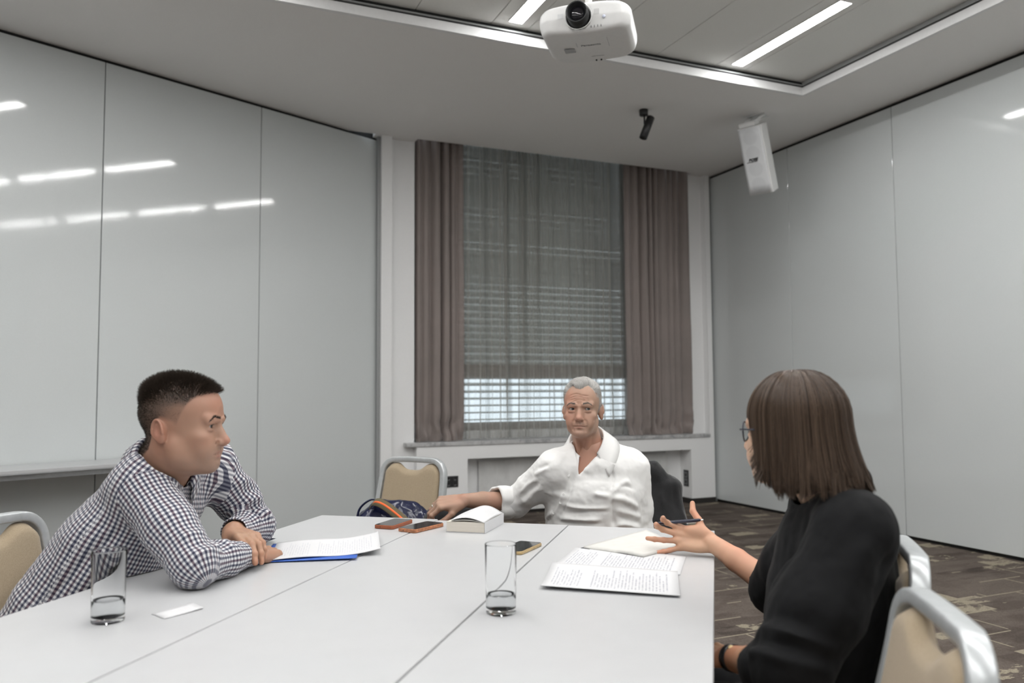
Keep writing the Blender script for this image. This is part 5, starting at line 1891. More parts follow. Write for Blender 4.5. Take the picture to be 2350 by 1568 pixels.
def person_white():
    O = np.array([0.281, 3.205, 1.124]); sc = 0.975
    Rm = basis(193, -1, 0)
    toL = lambda P: (np.asarray(P) - O) @ Rm / sc
    toW = lambda P: O + (np.asarray(P) * sc) @ Rm.T
    base = np.array([0.44, 0.265, 0.19])
    neckb = np.array([0.315, 3.268, 0.955])
    F = head_field(dict(jaw=0.93, cheek=0.94, nose=1.15, neck=0.054, neck2=0.062, eye=0.0048, chinw=1.05, ear=1.08, smirk=-0.04), toL(neckb), 0.002)
    for k, zc in enumerate((0.050, 0.057, 0.065, 0.074)):
        groove(F, [(xx, zc + 0.0035 * math.cos(xx * 75 + k * 0.4) - 0.002 * (xx / 0.03) ** 2) for xx in np.linspace(-0.036, 0.036, 13)], 0.0016, 0.005, 0.0010)
    for s in (-1, 1):
        groove(F, [(s * 0.0190, -0.020), (s * 0.0255, -0.032), (s * 0.0300, -0.046), (s * 0.0310, -0.054)], 0.0018, 0.010, 0.0002)
        groove(F, [(s * 0.0285, -0.056), (s * 0.0280, -0.064), (s * 0.026, -0.070)], 0.0015, 0.008, 0.0)
        groove(F, [(s * 0.006, 0.044), (s * 0.0055, 0.034)], 0.0013, 0.004, 0.0008)
        groove(F, [(s * 0.022, 0.002), (s * 0.032, -0.0025), (s * 0.043, -0.001)], 0.0012, 0.004, 0.0006)
        F.add(cone((s * 0.022, 0.020, -0.100), (s * 0.016, 0.000, -0.165), 0.010, 0.011), 0.012)
    FH = F
    Vl, Q = F.mesh(1)
    N = vnormals(Vl, Q)
    C = skin_colors(Vl, base, 21, 0.3)
    C = tint(C, 0.45 * gauss(Vl, (0, 0.108, -0.016), (0.016, 0.02, 0.016)), (0.50, 0.22, 0.165))
    C = tint(C, 0.30 * gauss(Vl, (0, 0.09, 0.06), (0.05, 0.03, 0.03)), (0.52, 0.27, 0.19))
    for s in (-1, 1):
        C = tint(C, 0.35 * gauss(Vl, (s * 0.042, 0.066, -0.018), (0.022, 0.03, 0.022)), (0.50, 0.235, 0.17))
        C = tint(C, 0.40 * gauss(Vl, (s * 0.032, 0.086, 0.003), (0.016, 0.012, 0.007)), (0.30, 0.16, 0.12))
        C = tint(C, 0.50 * gauss(Vl, (s * 0.083, -0.030, -0.003), (0.014, 0.022, 0.034)), (0.52, 0.24, 0.18))
    C = tint(C, 0.5 * np.clip((-0.085 - Vl[:, 2]) / 0.03, 0, 1), (0.46, 0.22, 0.155))
    C = lash(C, Vl, 0.0048)
    lips = np.maximum(gauss(Vl, (0, 0.094, -0.0485), (0.018, 0.012, 0.0034)), gauss(Vl, (0, 0.094, -0.0575), (0.016, 0.012, 0.0042)))
    C = tint(C, 0.65 * lips, (0.38, 0.17, 0.14))
    stub = np.clip(gauss(Vl, (0, 0.075, -0.083), (0.046, 0.05, 0.025)) + gauss(Vl, (0, 0.096, -0.040), (0.022, 0.014, 0.007)), 0, 1) * (1 - lips)
    C = tint(C, stub * (0.18 + 0.10 * fbm(Vl, 500, 1, 4)), (0.40, 0.33, 0.29))
    x, y, z = Vl[:, 0], Vl[:, 1], Vl[:, 2]
    ax = np.abs(x)
    front = np.interp(ax, [0, 0.012, 0.030, 0.045, 0.06], [0.094, 0.097, 0.108, 0.104, 0.090])      # widow's peak, receding temples
    hl = np.interp(y, [-0.13, -0.09, -0.060, -0.050, -0.03, -0.012, 0.004, 0.018, 0.034, 0.046, 0.056], [-0.080, -0.075, -0.045, 0.012, 0.028, 0.012, -0.010, 0.030, 0.070, 0.090, 0.0])
    hl = np.where(y > 0.050, front, hl)
    hd = z - hl
    hd = np.where((ax > 0.0765) & (z < 0.03), -1, hd)
    fade = np.clip(hd / 0.010, 0, 1)
    C = tint(C, fade * 0.75, (0.50, 0.47, 0.44))
    parts = [(toW(Vl), Q, C)]
    sR = np.array([0.166, 3.225, 0.893]); eR = np.array([0.012, 3.345, 0.752]); wR = np.array([-0.197, 3.225, 0.775])
    sL = np.array([0.490, 3.305, 0.882]); eL = np.array([0.515, 3.320, 0.625]); wL = np.array([0.390, 3.13, 0.600])
    pel = np.array([0.345, 3.335, 0.505])
    F = Field((-0.36, 3.05, 0.60), (0.06, 3.42, 0.86), 0.0019)
    F.add(cone(wR, wR + (eR - wR) * 0.35, 0.0265, 0.036)); F.add(cone(wR + (eR - wR) * 0.35, eR, 0.036, 0.042), 0.01)
    cur = dict(index=(38, 34, 18), middle=(44, 40, 20), ring=(46, 42, 22), pinky=(44, 40, 22))
    inf = hand_prims(F, wR, (-0.95, -0.24, -0.10), (-0.14, -0.50, 0.86), 'R', cur, ((0.55, 0.75, -0.35), (0.25, 0.85, -0.5), (0.0, 0.95, -0.35)), 1.06)
    V, Q = F.mesh(1)
    parts.append((V, Q, hand_colors(V, inf, base * np.array([0.95, 0.95, 0.95]), 23)))
    F = Field((0.22, 2.9, 0.46), (0.60, 3.42, 0.72), 0.0035)
    F.add(cone(wL, eL, 0.027, 0.040))
    curL = dict(index=(15, 20, 12), middle=(18, 24, 12), ring=(20, 26, 14), pinky=(22, 28, 14))
    infL = hand_prims(F, wL, (-0.45, -0.85, -0.22), (0.2, -0.2, 1.0), 'L', curL, ((0.6, 0.8, -0.3), (0.3, 0.9, -0.3), (0.1, 1, -0.2)), 1.0)
    V, Q = F.mesh(1)
    parts.append((V, Q, hand_colors(V, infL, base, 25)))
    fdir = np.array([-0.17, -0.985, 0.0]); ldir = np.array([0.985, -0.17, 0.0])
    spine = [(pel, 0.175, 0.120), (np.array([0.338, 3.305, 0.66]), 0.160, 0.112), (np.array([0.332, 3.280, 0.80]), 0.170, 0.110), (np.array([0.328, 3.272, 0.895]), 0.160, 0.090), (np.array([0.322, 3.270, 0.955]), 0.080, 0.062)]
    F = Field((-0.02, 2.80, 0.0), (0.66, 3.60, 1.02), 0.009)
    F.add(loft([(c, a * 0.93, b * 0.93) for c, a, b in spine], ldir, fdir * -1))
    F.add(cone(sR, eR, 0.046, 0.038), 0.03); F.add(cone(sL, eL, 0.046, 0.038), 0.03)
    F.add(cone((0.312, 3.245, 0.96), (0.300, 3.240, 0.87), 0.058, 0.060), 0.05)
    ank = seated_legs(F, pel + ldir * 0.09, pel - ldir * 0.09, fdir, -0.02, 0.43, 0.42, (0.075, 0.055, 0.048, 0.036))
    V, Q = F.mesh(2)
    parts.append((V, Q, skin_colors(V, base * 0.5 + np.array([0.23, 0.11, 0.0775]), 22)))
    V, Q, C = join(parts)
    me = npmesh('person', V, Q); setcol(me, C)
    pn = link('person', me, M['skin'])
    tag(pn, 'grey-haired man in a white shirt seated by the window, one hand on the bag', 'person')
    for s in (-1, 1):
        eyeball(O, Rm, 1, s, (0.42, 0.02), (0.075, 0.085, 0.09), pn, sc)
    # hair: grey, a few centimetres, swept back
    rg = np.random.default_rng(31)
    ok = hd > 0.001
    prob = np.where(ok, 1.0, 0.0); prob *= 0.6 + np.clip((z - 0.05) / 0.04, 0, 1) * 0.6
    prob /= prob.sum()
    n = 15000
    pick = rg.choice(len(Vl), n, p=prob)
    root = Vl[pick] + rg.normal(0, 0.0008, (n, 3)); nr = N[pick]
    zz, yy, xx = root[:, 2], root[:, 1], root[:, 0]
    top = np.clip((zz - 0.065) / 0.03, 0, 1)
    ln = (0.010 + 0.022 * top) * rg.uniform(0.8, 1.15, n)
    cl = fbm(root, 55, 2, 6)
    flow = np.stack([0.55 * np.sign(xx + 0.02) * (1 - top) * 0.3 - 0.50 * top + 0.35 * cl, -0.85 - 0.2 * cl, -0.75 * (1 - top) + 0.05 * top], 1)
    ft = np.clip((yy - 0.045) / 0.03, 0, 1) * top
    flow[:, 2] += 0.55 * ft
    flow -= nr * (flow * nr).sum(1)[:, None]
    flow /= np.linalg.norm(flow, axis=1)[:, None]
    lift = 0.22 + 0.55 * top + 0.35 * ft
    P = [root - nr * 0.001]
    p = root.copy()
    for k in range(4):
        d = flow + nr * (lift * (1.5 - 0.75 * k))[:, None] * 0.8 + rg.normal(0, 0.10, (n, 3))
        d /= np.linalg.norm(d, axis=1)[:, None]
        p = p + d * (ln / 4)[:, None]
        P.append(p)
    P = np.stack(P, 1)
    # keep strands outside the skull
    Vh, Qh = strands(toW(P.reshape(-1, 3)).reshape(n, 5, 3), 0.00042, 0.00018)
    hm = hair_mat('grey_white_hair', (0.46, 0.445, 0.42), (0.84, 0.82, 0.79), 0.5)
    link('hair', npmesh('hair', Vh, Qh), hm, pn)
    brows(pn, toW, hair_mat('grey_brow_hair', (0.12, 0.095, 0.08), (0.30, 0.26, 0.23)), 0.0080, rg, 0.0350, 380, F=FH)
    # ring
    J, d, nrm = inf['ring']
    c = J[0] + (J[1] - J[0]) * 0.62; tx = (J[1] - J[0]) / np.linalg.norm(J[1] - J[0])
    a = np.cross(tx, [0, 0, 1.0]); a /= np.linalg.norm(a); b = np.cross(tx, a)
    pts = [tuple(c + 0.0108 * (math.cos(q) * a + math.sin(q) * b)) for q in np.linspace(0, 2 * math.pi, 25)[:-1]]
    v, f = tube(pts, circ(0.0016, 8), tuple(tx), closed=True)
    link('ring', pymesh('ring', v, f, True), M['chrome'] if 'chrome' in M else M['eye'], pn)
    # shirt
    t = NT('white_cotton')
    _w = t.noise(t.obj(), 700.0, 2.0)
    t.set(Base_Color=t.ramp(t.noise(t.obj(), 12.0, 3.0), [(0.3, (0.82, 0.815, 0.80)), (0.7, (0.88, 0.875, 0.86))]), Roughness=0.75, Sheen_Weight=0.15)
    t.b.inputs['Specular IOR Level'].default_value = 0.25
    t.bump(_w, 0.08, 0.001)
    M['cotton'] = t.m
    F = Field((-0.12, 3.00, 0.46), (0.64, 3.52, 1.03), 0.0042)
    sec = [(pel + np.array([0.0, 0, 0.03]), 0.205, 0.155), (np.array([0.332, 3.300, 0.66]), 0.200, 0.150), (np.array([0.325, 3.275, 0.79]), 0.200, 0.138), (np.array([0.325, 3.272, 0.885]), 0.182, 0.112), (np.array([0.320, 3.272, 0.945]), 0.095, 0.078)]
    F.add(loft(sec, ldir, -fdir))
    nb = np.array([0.318, 3.275, 0.958])
    F.add(cone(nb + ldir * 0.02, sL + np.array([-0.02, 0, 0.03]), 0.055, 0.056), 0.05)
    F.add(cone(nb - ldir * 0.02, sR + np.array([0.02, 0, 0.02]), 0.055, 0.056), 0.05)
    F.add(cone(sR, sR + (eR - sR) * 0.6, 0.075, 0.064), 0.04); F.add(cone(sR + (eR - sR) * 0.6, eR, 0.064, 0.060), 0.02)
    F.add(cone(eR, eR + (wR - eR) * 0.26, 0.060, 0.054), 0.02)
    F.add(cone(sL, sL + (eL - sL) * 0.6, 0.078, 0.066), 0.04); F.add(cone(sL + (eL - sL) * 0.6, eL, 0.066, 0.060), 0.02)
    F.add(cone(eL, eL + (wL - eL) * 0.55, 0.058, 0.048), 0.02)
    nk = toW(np.array([0, -0.022, -0.05])); nd = (neckb - nk) / np.linalg.norm(neckb - nk)
    F.cut(cone(nk, neckb + nd * 0.02, 0.060, 0.066), 0.006)
    # open neckline
    def vneck(P):
        x, y, z = P[..., 0], P[..., 1], P[..., 2]
        w = np.clip((z - 0.878) / 0.085, -0.3, 1.3) * 0.046
        xc = 0.262 + (z - 0.878) * 0.42
        return np.maximum(np.maximum(np.abs(x - xc) - w, y - 3.245), z - 1.03)
    F.cut((vneck, np.array([0.20, 3.0, 0.86]), np.array([0.40, 3.25, 1.03])), 0.003)
    F.cut(cone(eR + (wR - eR) * 0.20, wR, 0.046, 0.046)); F.cut(cone(eL + (wL - eL) * 0.45, wL, 0.042, 0.042))
    V, Q = F.mesh(2)
    S = lambda *p: snap_front(V, p)
    fl = [(S((0.385, 0.816), (0.429, 0.847), (0.473, 0.864)), 0.010, 0.008), (S((0.388, 0.803), (0.451, 0.781), (0.513, 0.737)), 0.012, 0.010), (S((0.307, 0.821), (0.35, 0.812), (0.39, 0.808)), 0.010, 0.008),
          (S((0.175, 0.759), (0.254, 0.746), (0.385, 0.742)), 0.010, 0.009), (S((0.193, 0.722), (0.272, 0.735), (0.381, 0.732)), 0.008, -0.008), (S((0.166, 0.705), (0.254, 0.703), (0.35, 0.70)), 0.011, 0.010),
          (S((0.16, 0.685), (0.25, 0.682), (0.36, 0.684)), 0.008, -0.007), (S((0.101, 0.689), (0.153, 0.724)), 0.010, 0.010), (S((0.087, 0.674), (0.14, 0.70)), 0.009, -0.008), (S((0.272, 0.891), (0.342, 0.948)), 0.016, 0.005),
          (S((0.035, 0.742), (0.079, 0.794), (0.109, 0.829)), 0.011, 0.009), (S((0.022, 0.764), (0.057, 0.812), (0.096, 0.847)), 0.010, -0.007), (S((0.02, 0.79), (0.05, 0.83), (0.09, 0.865)), 0.010, 0.008),
          (S((0.074, 0.878), (0.109, 0.90), (0.136, 0.913)), 0.009, 0.007), (S((0.087, 0.908), (0.118, 0.921), (0.14, 0.935)), 0.008, -0.005),
          (S((0.403, 0.669), (0.447, 0.685), (0.513, 0.659)), 0.010, 0.010), (S((0.403, 0.715), (0.456, 0.702), (0.526, 0.672)), 0.011, -0.008), (S((0.403, 0.735), (0.456, 0.725), (0.526, 0.70)), 0.011, 0.008),
          (S((0.416, 0.834), (0.447, 0.843), (0.491, 0.825)), 0.009, -0.006), (S((0.118, 0.803), (0.153, 0.79), (0.21, 0.799)), 0.014, 0.006), (S((0.394, 0.913), (0.403, 0.869), (0.385, 0.829)), 0.007, -0.009),
          (S((0.235, 0.90), (0.19, 0.80), (0.15, 0.70)), 0.008, 0.004), (S((0.255, 0.89), (0.212, 0.80), (0.172, 0.70)), 0.005, -0.004), (S((0.398, 0.80), (0.400, 0.75), (0.402, 0.66)), 0.008, -0.012)]
    V = folds(V, Q, fl)
    N2 = vnormals(V, Q)
    V = V + N2 * (0.0030 * fbm(V * np.array([1, 1, 1.4]), 14, 3, 12) + 0.0010 * fbm(V, 55, 2, 5))[:, None]
    sh = link('shirt', npmesh('shirt', V, Q), M['cotton'], pn)
    for bx, bz in ((0.227, 0.872), (0.199, 0.814), (0.178, 0.762), (0.152, 0.715)):
        q = snap_front(V, [(bx, bz)])[0]
        o = link('button', lathe([(0.0052, 0), (0.0056, 0.0012), (0.0046, 0.0022), (0.003, 0.0018)], 16), M['cotton'], sh, (q[0], q[1] + 0.001, q[2]))
        o.rotation_euler = Vector((0, 0, 1)).rotation_difference(Vector((-0.25, -0.95, 0.15))).to_euler()
    # rolled cuff on the stretched arm
    ax_ = (wR - eR) / np.linalg.norm(wR - eR)
    cpt = eR + (wR - eR) * 0.25
    u_ = np.cross(ax_, [0, 0, 1.0]); u_ /= np.linalg.norm(u_); v_ = np.cross(u_, ax_)
    P = np.zeros((40, 9, 3))
    for i in range(40):
        a = 2 * math.pi * i / 39
        w = 1 + 0.10 * math.sin(3 * a + 1) + 0.04 * math.sin(7 * a)
        for j, (o_, r_) in enumerate(((-0.030, 0.050), (-0.028, 0.058), (0.0, 0.061), (0.026, 0.060), (0.034, 0.058), (0.036, 0.054), (0.028, 0.050), (0.0, 0.047), (-0.02, 0.045))):
            tilt = 0.010 * math.sin(a + 0.5)
            P[i, j] = cpt + ax_ * (o_ + tilt) + (u_ * math.cos(a) + v_ * math.sin(a) * 1.05) * r_ * w
    link('cuff', grid_mesh('cuff', P, True, 0.002), M['cotton'], sh)
    uw = -nd
    fc = fdir - uw * (fdir @ uw); fc /= np.linalg.norm(fc); lc = np.cross(uw, fc)
    collar('collar', sh, M['cotton'], (nk + nd * 0.090, lc, fc, 0.068, 0.088), uw, 0.046, 0.058, 0.03, open_ang=60, flare=0.024, droop=0.045, pointlen=0.028)
    tm = plain('navy_trousers', (0.018, 0.02, 0.032), 0.85, noise=0.2)
    F = Field((0.04, 2.78, 0.05), (0.62, 3.56, 0.64), 0.010)
    F.add(ell(pel + np.array([0, 0.01, -0.01]), (0.19, 0.15, 0.10)))
    seated_legs(F, pel + ldir * 0.095 + np.array([0, 0, -0.005]), pel - ldir * 0.095 + np.array([0, 0, -0.005]), fdir, -0.02, 0.43, 0.42, (0.095, 0.075, 0.070, 0.062))
    V, Q = F.mesh(2)
    link('trousers', npmesh('trousers', V, Q), tm, pn)
    for kn, an in ank:
        shoe(pn, an, fdir, M['blackpl'])
    return pn


P2 = person_white()

# ------------------------------------------------------------------ the woman in black
def person_black():
    O = np.array([0.590, 1.685, 1.109]); sc = 0.97
    Rm = basis(-44, -2, 0)
    toL = lambda P: (np.asarray(P) - O) @ Rm / sc
    toW = lambda P: O + (np.asarray(P) * sc) @ Rm.T
    base = np.array([0.58, 0.38, 0.27])
    neckb = np.array([0.662, 1.715, 0.985])
    F = head_field(dict(jaw=0.92, cheek=0.97, nose=0.7, neck=0.047, neck2=0.052, eye=0.0052, chinw=0.85, ear=0.92), toL(neckb), 0.0024)
    Vl, Q = F.mesh(1)
    C = skin_colors(Vl, base, 41, 0.2)
    lips = np.maximum(gauss(Vl, (0, 0.093, -0.0485), (0.018, 0.012, 0.0036)), gauss(Vl, (0, 0.093, -0.0580), (0.016, 0.012, 0.0045)))
    C = tint(C, 0.8 * lips, (0.45, 0.16, 0.14))
    hd = Vl[:, 2] - np.interp(Vl[:, 1], [-0.13, -0.05, 0.0, 0.03, 0.06, 0.1], [-0.06, -0.03, 0.02, 0.05, 0.085, 0.10])
    C = tint(C, np.clip(hd / 0.01, 0, 1) * 0.9, (0.05, 0.034, 0.024))
    parts = [(toW(Vl), Q, C)]
    sL = np.array([0.660, 1.560, 0.930]); eL = np.array([0.505, 1.510, 0.690]); wL = np.array([0.447, 1.705, 0.652])
    sR = np.array([0.722, 1.900, 0.880]); eR = np.array([0.690, 2.110, 0.690]); wR = np.array([0.560, 2.292, 0.780])
    pel = np.array([0.680, 1.755, 0.510])
    # right hand: open, palm turned to the viewer, thumb up
    F = Field((0.34, 2.02, 0.62), (0.76, 2.46, 0.96), 0.0019)
    F.add(cone(wR, wR + (eR - wR) * 0.4, 0.0235, 0.031)); F.add(cone(wR + (eR - wR) * 0.4, eR, 0.031, 0.038), 0.01)
    cur = dict(index=(30, 42, 25), middle=(24, 40, 25), ring=(2, 10, 6), pinky=(-4, 16, 12))
    inf = hand_prims(F, wR, (-0.92, 0.36, 0.10), (0.30, 0.86, -0.42), 'R', cur, ((0.85, 0.45, 0.05), (0.75, 0.62, 0.2), (0.95, 0.2, 0.25)), 0.96, dict(index=6, middle=2, ring=-7, pinky=-24), 0.92)
    V, Q = F.mesh(1)
    Cc = hand_colors(V, inf, base * np.array([0.98, 0.88, 0.82]), 43)
    parts.append((V, Q, Cc))
    F = Field((0.34, 1.42, 0.55), (0.60, 1.98, 0.76), 0.0022)
    F.add(cone(wL, wL + (eL - wL) * 0.45, 0.0235, 0.031)); F.add(cone(wL + (eL - wL) * 0.45, eL, 0.031, 0.037), 0.01)
    curL = dict(index=(15, 25, 12), middle=(18, 28, 14), ring=(20, 30, 14), pinky=(22, 32, 16))
    infL = hand_prims(F, wL, (-0.25, 0.95, -0.15), (-0.2, 0.0, 1.0), 'L', curL, ((0.6, 0.8, -0.3), (0.3, 0.9, -0.3), (0.1, 1, -0.2)), 0.93, None, 0.92)
    V, Q = F.mesh(1)
    parts.append((V, Q, hand_colors(V, infL, base * np.array([0.85, 0.72, 0.62]), 45)))
    fdir = np.array([-0.92, 0.39, 0.0]); fdir /= np.linalg.norm(fdir); ldir = np.array([-fdir[1], fdir[0], 0.0])
    spine = [(pel + np.array([-0.03, 0.01, 0]), 0.160, 0.105), (np.array([0.668, 1.755, 0.65]), 0.125, 0.090), (np.array([0.690, 1.738, 0.78]), 0.140, 0.095), (np.array([0.685, 1.730, 0.89]), 0.140, 0.080), (np.array([0.672, 1.722, 0.955]), 0.070, 0.058)]
    F = Field((0.12, 1.35, 0.0), (0.95, 2.25, 1.02), 0.011)
    F.add(loft([(c, a * 0.9, b * 0.9) for c, a, b in spine], ldir, fdir))
    F.add(cone(sR, eR, 0.040, 0.034), 0.03); F.add(cone(sL, eL, 0.040, 0.034), 0.03)
    ank = seated_legs(F, pel + ldir * 0.085, pel - ldir * 0.085, fdir, -0.01, 0.41, 0.40, (0.070, 0.052, 0.045, 0.033))
    V, Q = F.mesh(1)
    parts.append((V, Q, skin_colors(V, base, 42)))
    V, Q, C = join(parts)
    me = npmesh('person', V, Q); setcol(me, C)
    pn = link('person', me, M['skin'])
    tag(pn, 'woman in a black shirt seen from behind, brown bob, gesturing with a pen', 'person')
    for s in (-1, 1):
        eyeball(O, Rm, 1, s, (0.0, 0.0), (0.05, 0.04, 0.03), pn, sc)

    # --- bob: inner volume and long strands
    rg = np.random.default_rng(51)
    hm = hair_mat('brown_hair', (0.030, 0.019, 0.013), (0.135, 0.090, 0.062), 0.40)
    cen = np.array([0.0, -0.014, 0.046]); rad = np.array([0.0880, 0.1090, 0.1020])

    def hair_curve(th, ph0, length, shell, m, wob, curl, flip):
        """th azimuth (0 front, + to her left), returns (N,m,3)"""
        N_ = len(th)
        out = np.zeros((N_, m, 3))
        sx, cy = np.sin(th), np.cos(th)
        re = 1.0 / np.sqrt((sx / rad[0]) ** 2 + (cy / rad[1]) ** 2)
        arc = 0.5 * np.pi * 0.100 * (1 - ph0 / (np.pi / 2))
        back = np.clip(-cy, 0, 1)
        for k in range(m):
            s = k / (m - 1)
            d = s * (arc + length)
            ph = np.minimum(ph0 + d / 0.100, np.pi / 2)
            low = np.clip(d - arc, 0, None)
            ss = low / 0.17
            flare = 1 + (0.05 + 0.40 * back ** 1.5) * ss ** 1.9 * flip
            endc = np.clip((low / np.maximum(length, 1e-3)) - 0.78, 0, 1) / 0.22
            e_ = np.clip(d / 0.045, 0, 1); she = shell * (0.955 + 0.045 * e_ * e_ * (3 - 2 * e_))
            r = re * np.sin(ph) * she * flare - curl * endc ** 2 * 0.030
            z = cen[2] + rad[2] * she * np.cos(ph) - low + np.abs(curl) * endc ** 2 * 0.010
            w = wob[:, 0] * np.sin(ss * 5 + wob[:, 1]) * np.clip(ss, 0, 1)
            a = th + w * 0.5
            out[:, k, 0] = cen[0] + r * np.sin(a)
            out[:, k, 1] = cen[1] + r * np.cos(a)
            out[:, k, 2] = z
        return out

    def lens_(th):
        a = np.abs(np.degrees(th))
        return np.interp(a, [0, 34, 44, 52, 70, 100, 140, 180], [0.006, 0.012, 0.100, 0.138, 0.158, 0.168, 0.160, 0.150])
    # base volume
    nth, nm = 120, 26
    th = np.linspace(-np.pi, np.pi, nth)
    G = hair_curve(th, np.full(nth, 0.02), lens_(th) * 0.95, 0.925, nm, np.zeros((nth, 2)), np.full(nth, 0.35), 0.95)
    gm = grid_mesh('hair_base', toW(G.reshape(-1, 3)).reshape(nth, nm, 3), True, 0.006)
    hb = plain('brown_hair_base', (0.040, 0.026, 0.018), 0.6, noise=0.3, nscale=120)
    hr = link('hair', gm, hb, pn)
    ncl = 430
    cth = rg.uniform(-np.pi, np.pi, ncl)
    n = 8000
    ci = rg.integers(0, ncl, n)
    th = cth[ci] + rg.normal(0, 0.035, n)
    csh = rg.uniform(0.955, 1.025, ncl); ccl = rg.uniform(0.0, 0.9, ncl); cw = np.stack([rg.normal(0, 0.07, ncl), rg.uniform(0, 6, ncl)], 1)
    fr = (np.abs(np.degrees(cth)) > 44) & (np.abs(np.degrees(cth)) < 66)
    ccl[fr] = rg.uniform(-0.4, 0.3, fr.sum())
    ph0 = np.abs(rg.normal(0.0, 0.09, n)) + 0.005
    ln = lens_(th) * (rg.uniform(0.86, 1.05, ncl)[ci]) * rg.uniform(0.95, 1.03, n)
    P = hair_curve(th, ph0, ln, csh[ci] + rg.normal(0, 0.004, n), 17, cw[ci] + rg.normal(0, 0.01, (n, 2)), ccl[ci], 1.0)
    V, Q = strands(toW(P.reshape(-1, 3)).reshape(n, 17, 3), 0.00080, 0.00035)
    link('hair_strands', npmesh('hair_strands', V, Q), hm, hr)
    # --- spectacles
    gm_ = plain('dark_blue_frames', (0.012, 0.014, 0.028), 0.25)
    for s in (-1, 1):
        pts = [(s * 0.0345 + 0.0265 * math.cos(a), 0.1010 - 0.006 * abs(0.0345 + s * 0.0265 * math.cos(a) * s) / 0.06 - 0.010 * max(0, (s * (s * 0.0345 + 0.0265 * math.cos(a)) - 0.03) / 0.03), 0.0150 + 0.0220 * math.sin(a)) for a in np.linspace(0, 2 * math.pi, 33)[:-1]]
        v, f = tube([tuple(toW(np.array(q))) for q in pts], circ(0.0017, 8), tuple(Rm[:, 1]), closed=True)
        g = link('spectacles', pymesh('rim', v, f, True), gm_, pn) if s < 0 else link('spectacle_rim', pymesh('rim', v, f, True), gm_, g)
        vv = [tuple(toW(np.array(q))) for q in pts]
        link('lens', pymesh('lens', vv, [tuple(range(len(vv)))]), M['wglass'] if 'wglass' in M else gm_, g)
        arm = [(s * 0.0610, 0.0900, 0.0200), (s * 0.0680, 0.0820, 0.0210), (s * 0.0740, 0.030, 0.0190), (s * 0.0770, -0.020, 0.0160), (s * 0.0765, -0.045, -0.010)]
        v, f = tube([tuple(toW(np.array(q))) for q in catmull(arm, 5)], circ(0.0019, 8), (0, 0, 1))
        link('temple_arm', pymesh('arm', v, f, True), gm_, g)
    v, f = tube([tuple(toW(np.array(q))) for q in ((-0.009, 0.1015, 0.018), (0, 0.1040, 0.0205), (0.009, 0.1015, 0.018))], circ(0.0016, 8), tuple(Rm[:, 2]))
    link('bridge', pymesh('bridge', v, f, True), gm_, g)

    # --- shirt
    t = NT('black_crepe')
    _w = t.noise(t.obj(), 500.0, 2.0)
    t.set(Base_Color=t.ramp(t.noise(t.obj(), 10.0, 3.0), [(0.3, (0.0045, 0.0047, 0.0054)), (0.7, (0.007, 0.0073, 0.0082))]), Roughness=0.75, Sheen_Weight=0.02, Sheen_Roughness=0.5)
    t.b.inputs['Specular IOR Level'].default_value = 0.18
    t.bump(_w, 0.15, 0.001)
    M['crepe'] = t.m
    F = Field((0.36, 1.36, 0.44), (0.96, 2.24, 1.06), 0.0050)
    F.add(loft([(pel + np.array([-0.03, 0.01, 0.02]), 0.185, 0.125), (np.array([0.668, 1.760, 0.65]), 0.178, 0.122), (np.array([0.685, 1.742, 0.78]), 0.180, 0.132), (np.array([0.690, 1.732, 0.88]), 0.165, 0.118), (np.array([0.678, 1.724, 0.945]), 0.095, 0.080)], ldir, fdir))
    nb = np.array([0.672, 1.720, 0.975])
    for sh_, el_, w_ in ((sL, eL, wL), (sR, eR, wR)):
        F.add(cone(nb + (sh_ - nb) * 0.12, sh_ + np.array([0, 0, 0.018]), 0.056, 0.058), 0.05)
        F.add(cone(sh_, sh_ + (el_ - sh_) * 0.55, 0.078, 0.080), 0.045)
        F.add(cone(sh_ + (el_ - sh_) * 0.55, el_ + (sh_ - el_) * 0.02, 0.080, 0.072), 0.03)
    F.add(cone(eL + (sL - eL) * 0.05, eL + (wL - eL) * 0.20, 0.070, 0.056), 0.03)
    F.add(cone(eR + (sR - eR) * 0.15, eR + (wR - eR) * 0.06, 0.066, 0.060), 0.03)
    nk = toW(np.array([0, -0.022, -0.05])); nd = (neckb - nk) / np.linalg.norm(neckb - nk)
    F.cut(cone(nk, neckb + nd * 0.015, 0.056, 0.060), 0.006)
    F.cut(cone(eL + (wL - eL) * 0.12, wL, 0.044, 0.042)); F.cut(cone(eR + (wR - eR) * 0.02, wR, 0.046, 0.042))
    V, Q = F.mesh(2)
    E = np.asarray
    mid = lambda a, b, q: a + (b - a) * q
    fl = []
    for q, hgt in ((0.62, 0.008), (0.74, -0.007), (0.84, 0.012), (0.93, -0.010), (1.0, 0.010)):
        c = mid(sL, eL, q)
        fl.append(([c + E([-0.07, 0.02, 0.03]), c + E([-0.03, -0.05, 0.04]), c + E([0.05, -0.06, 0.02])], 0.012, hgt * 1.3))
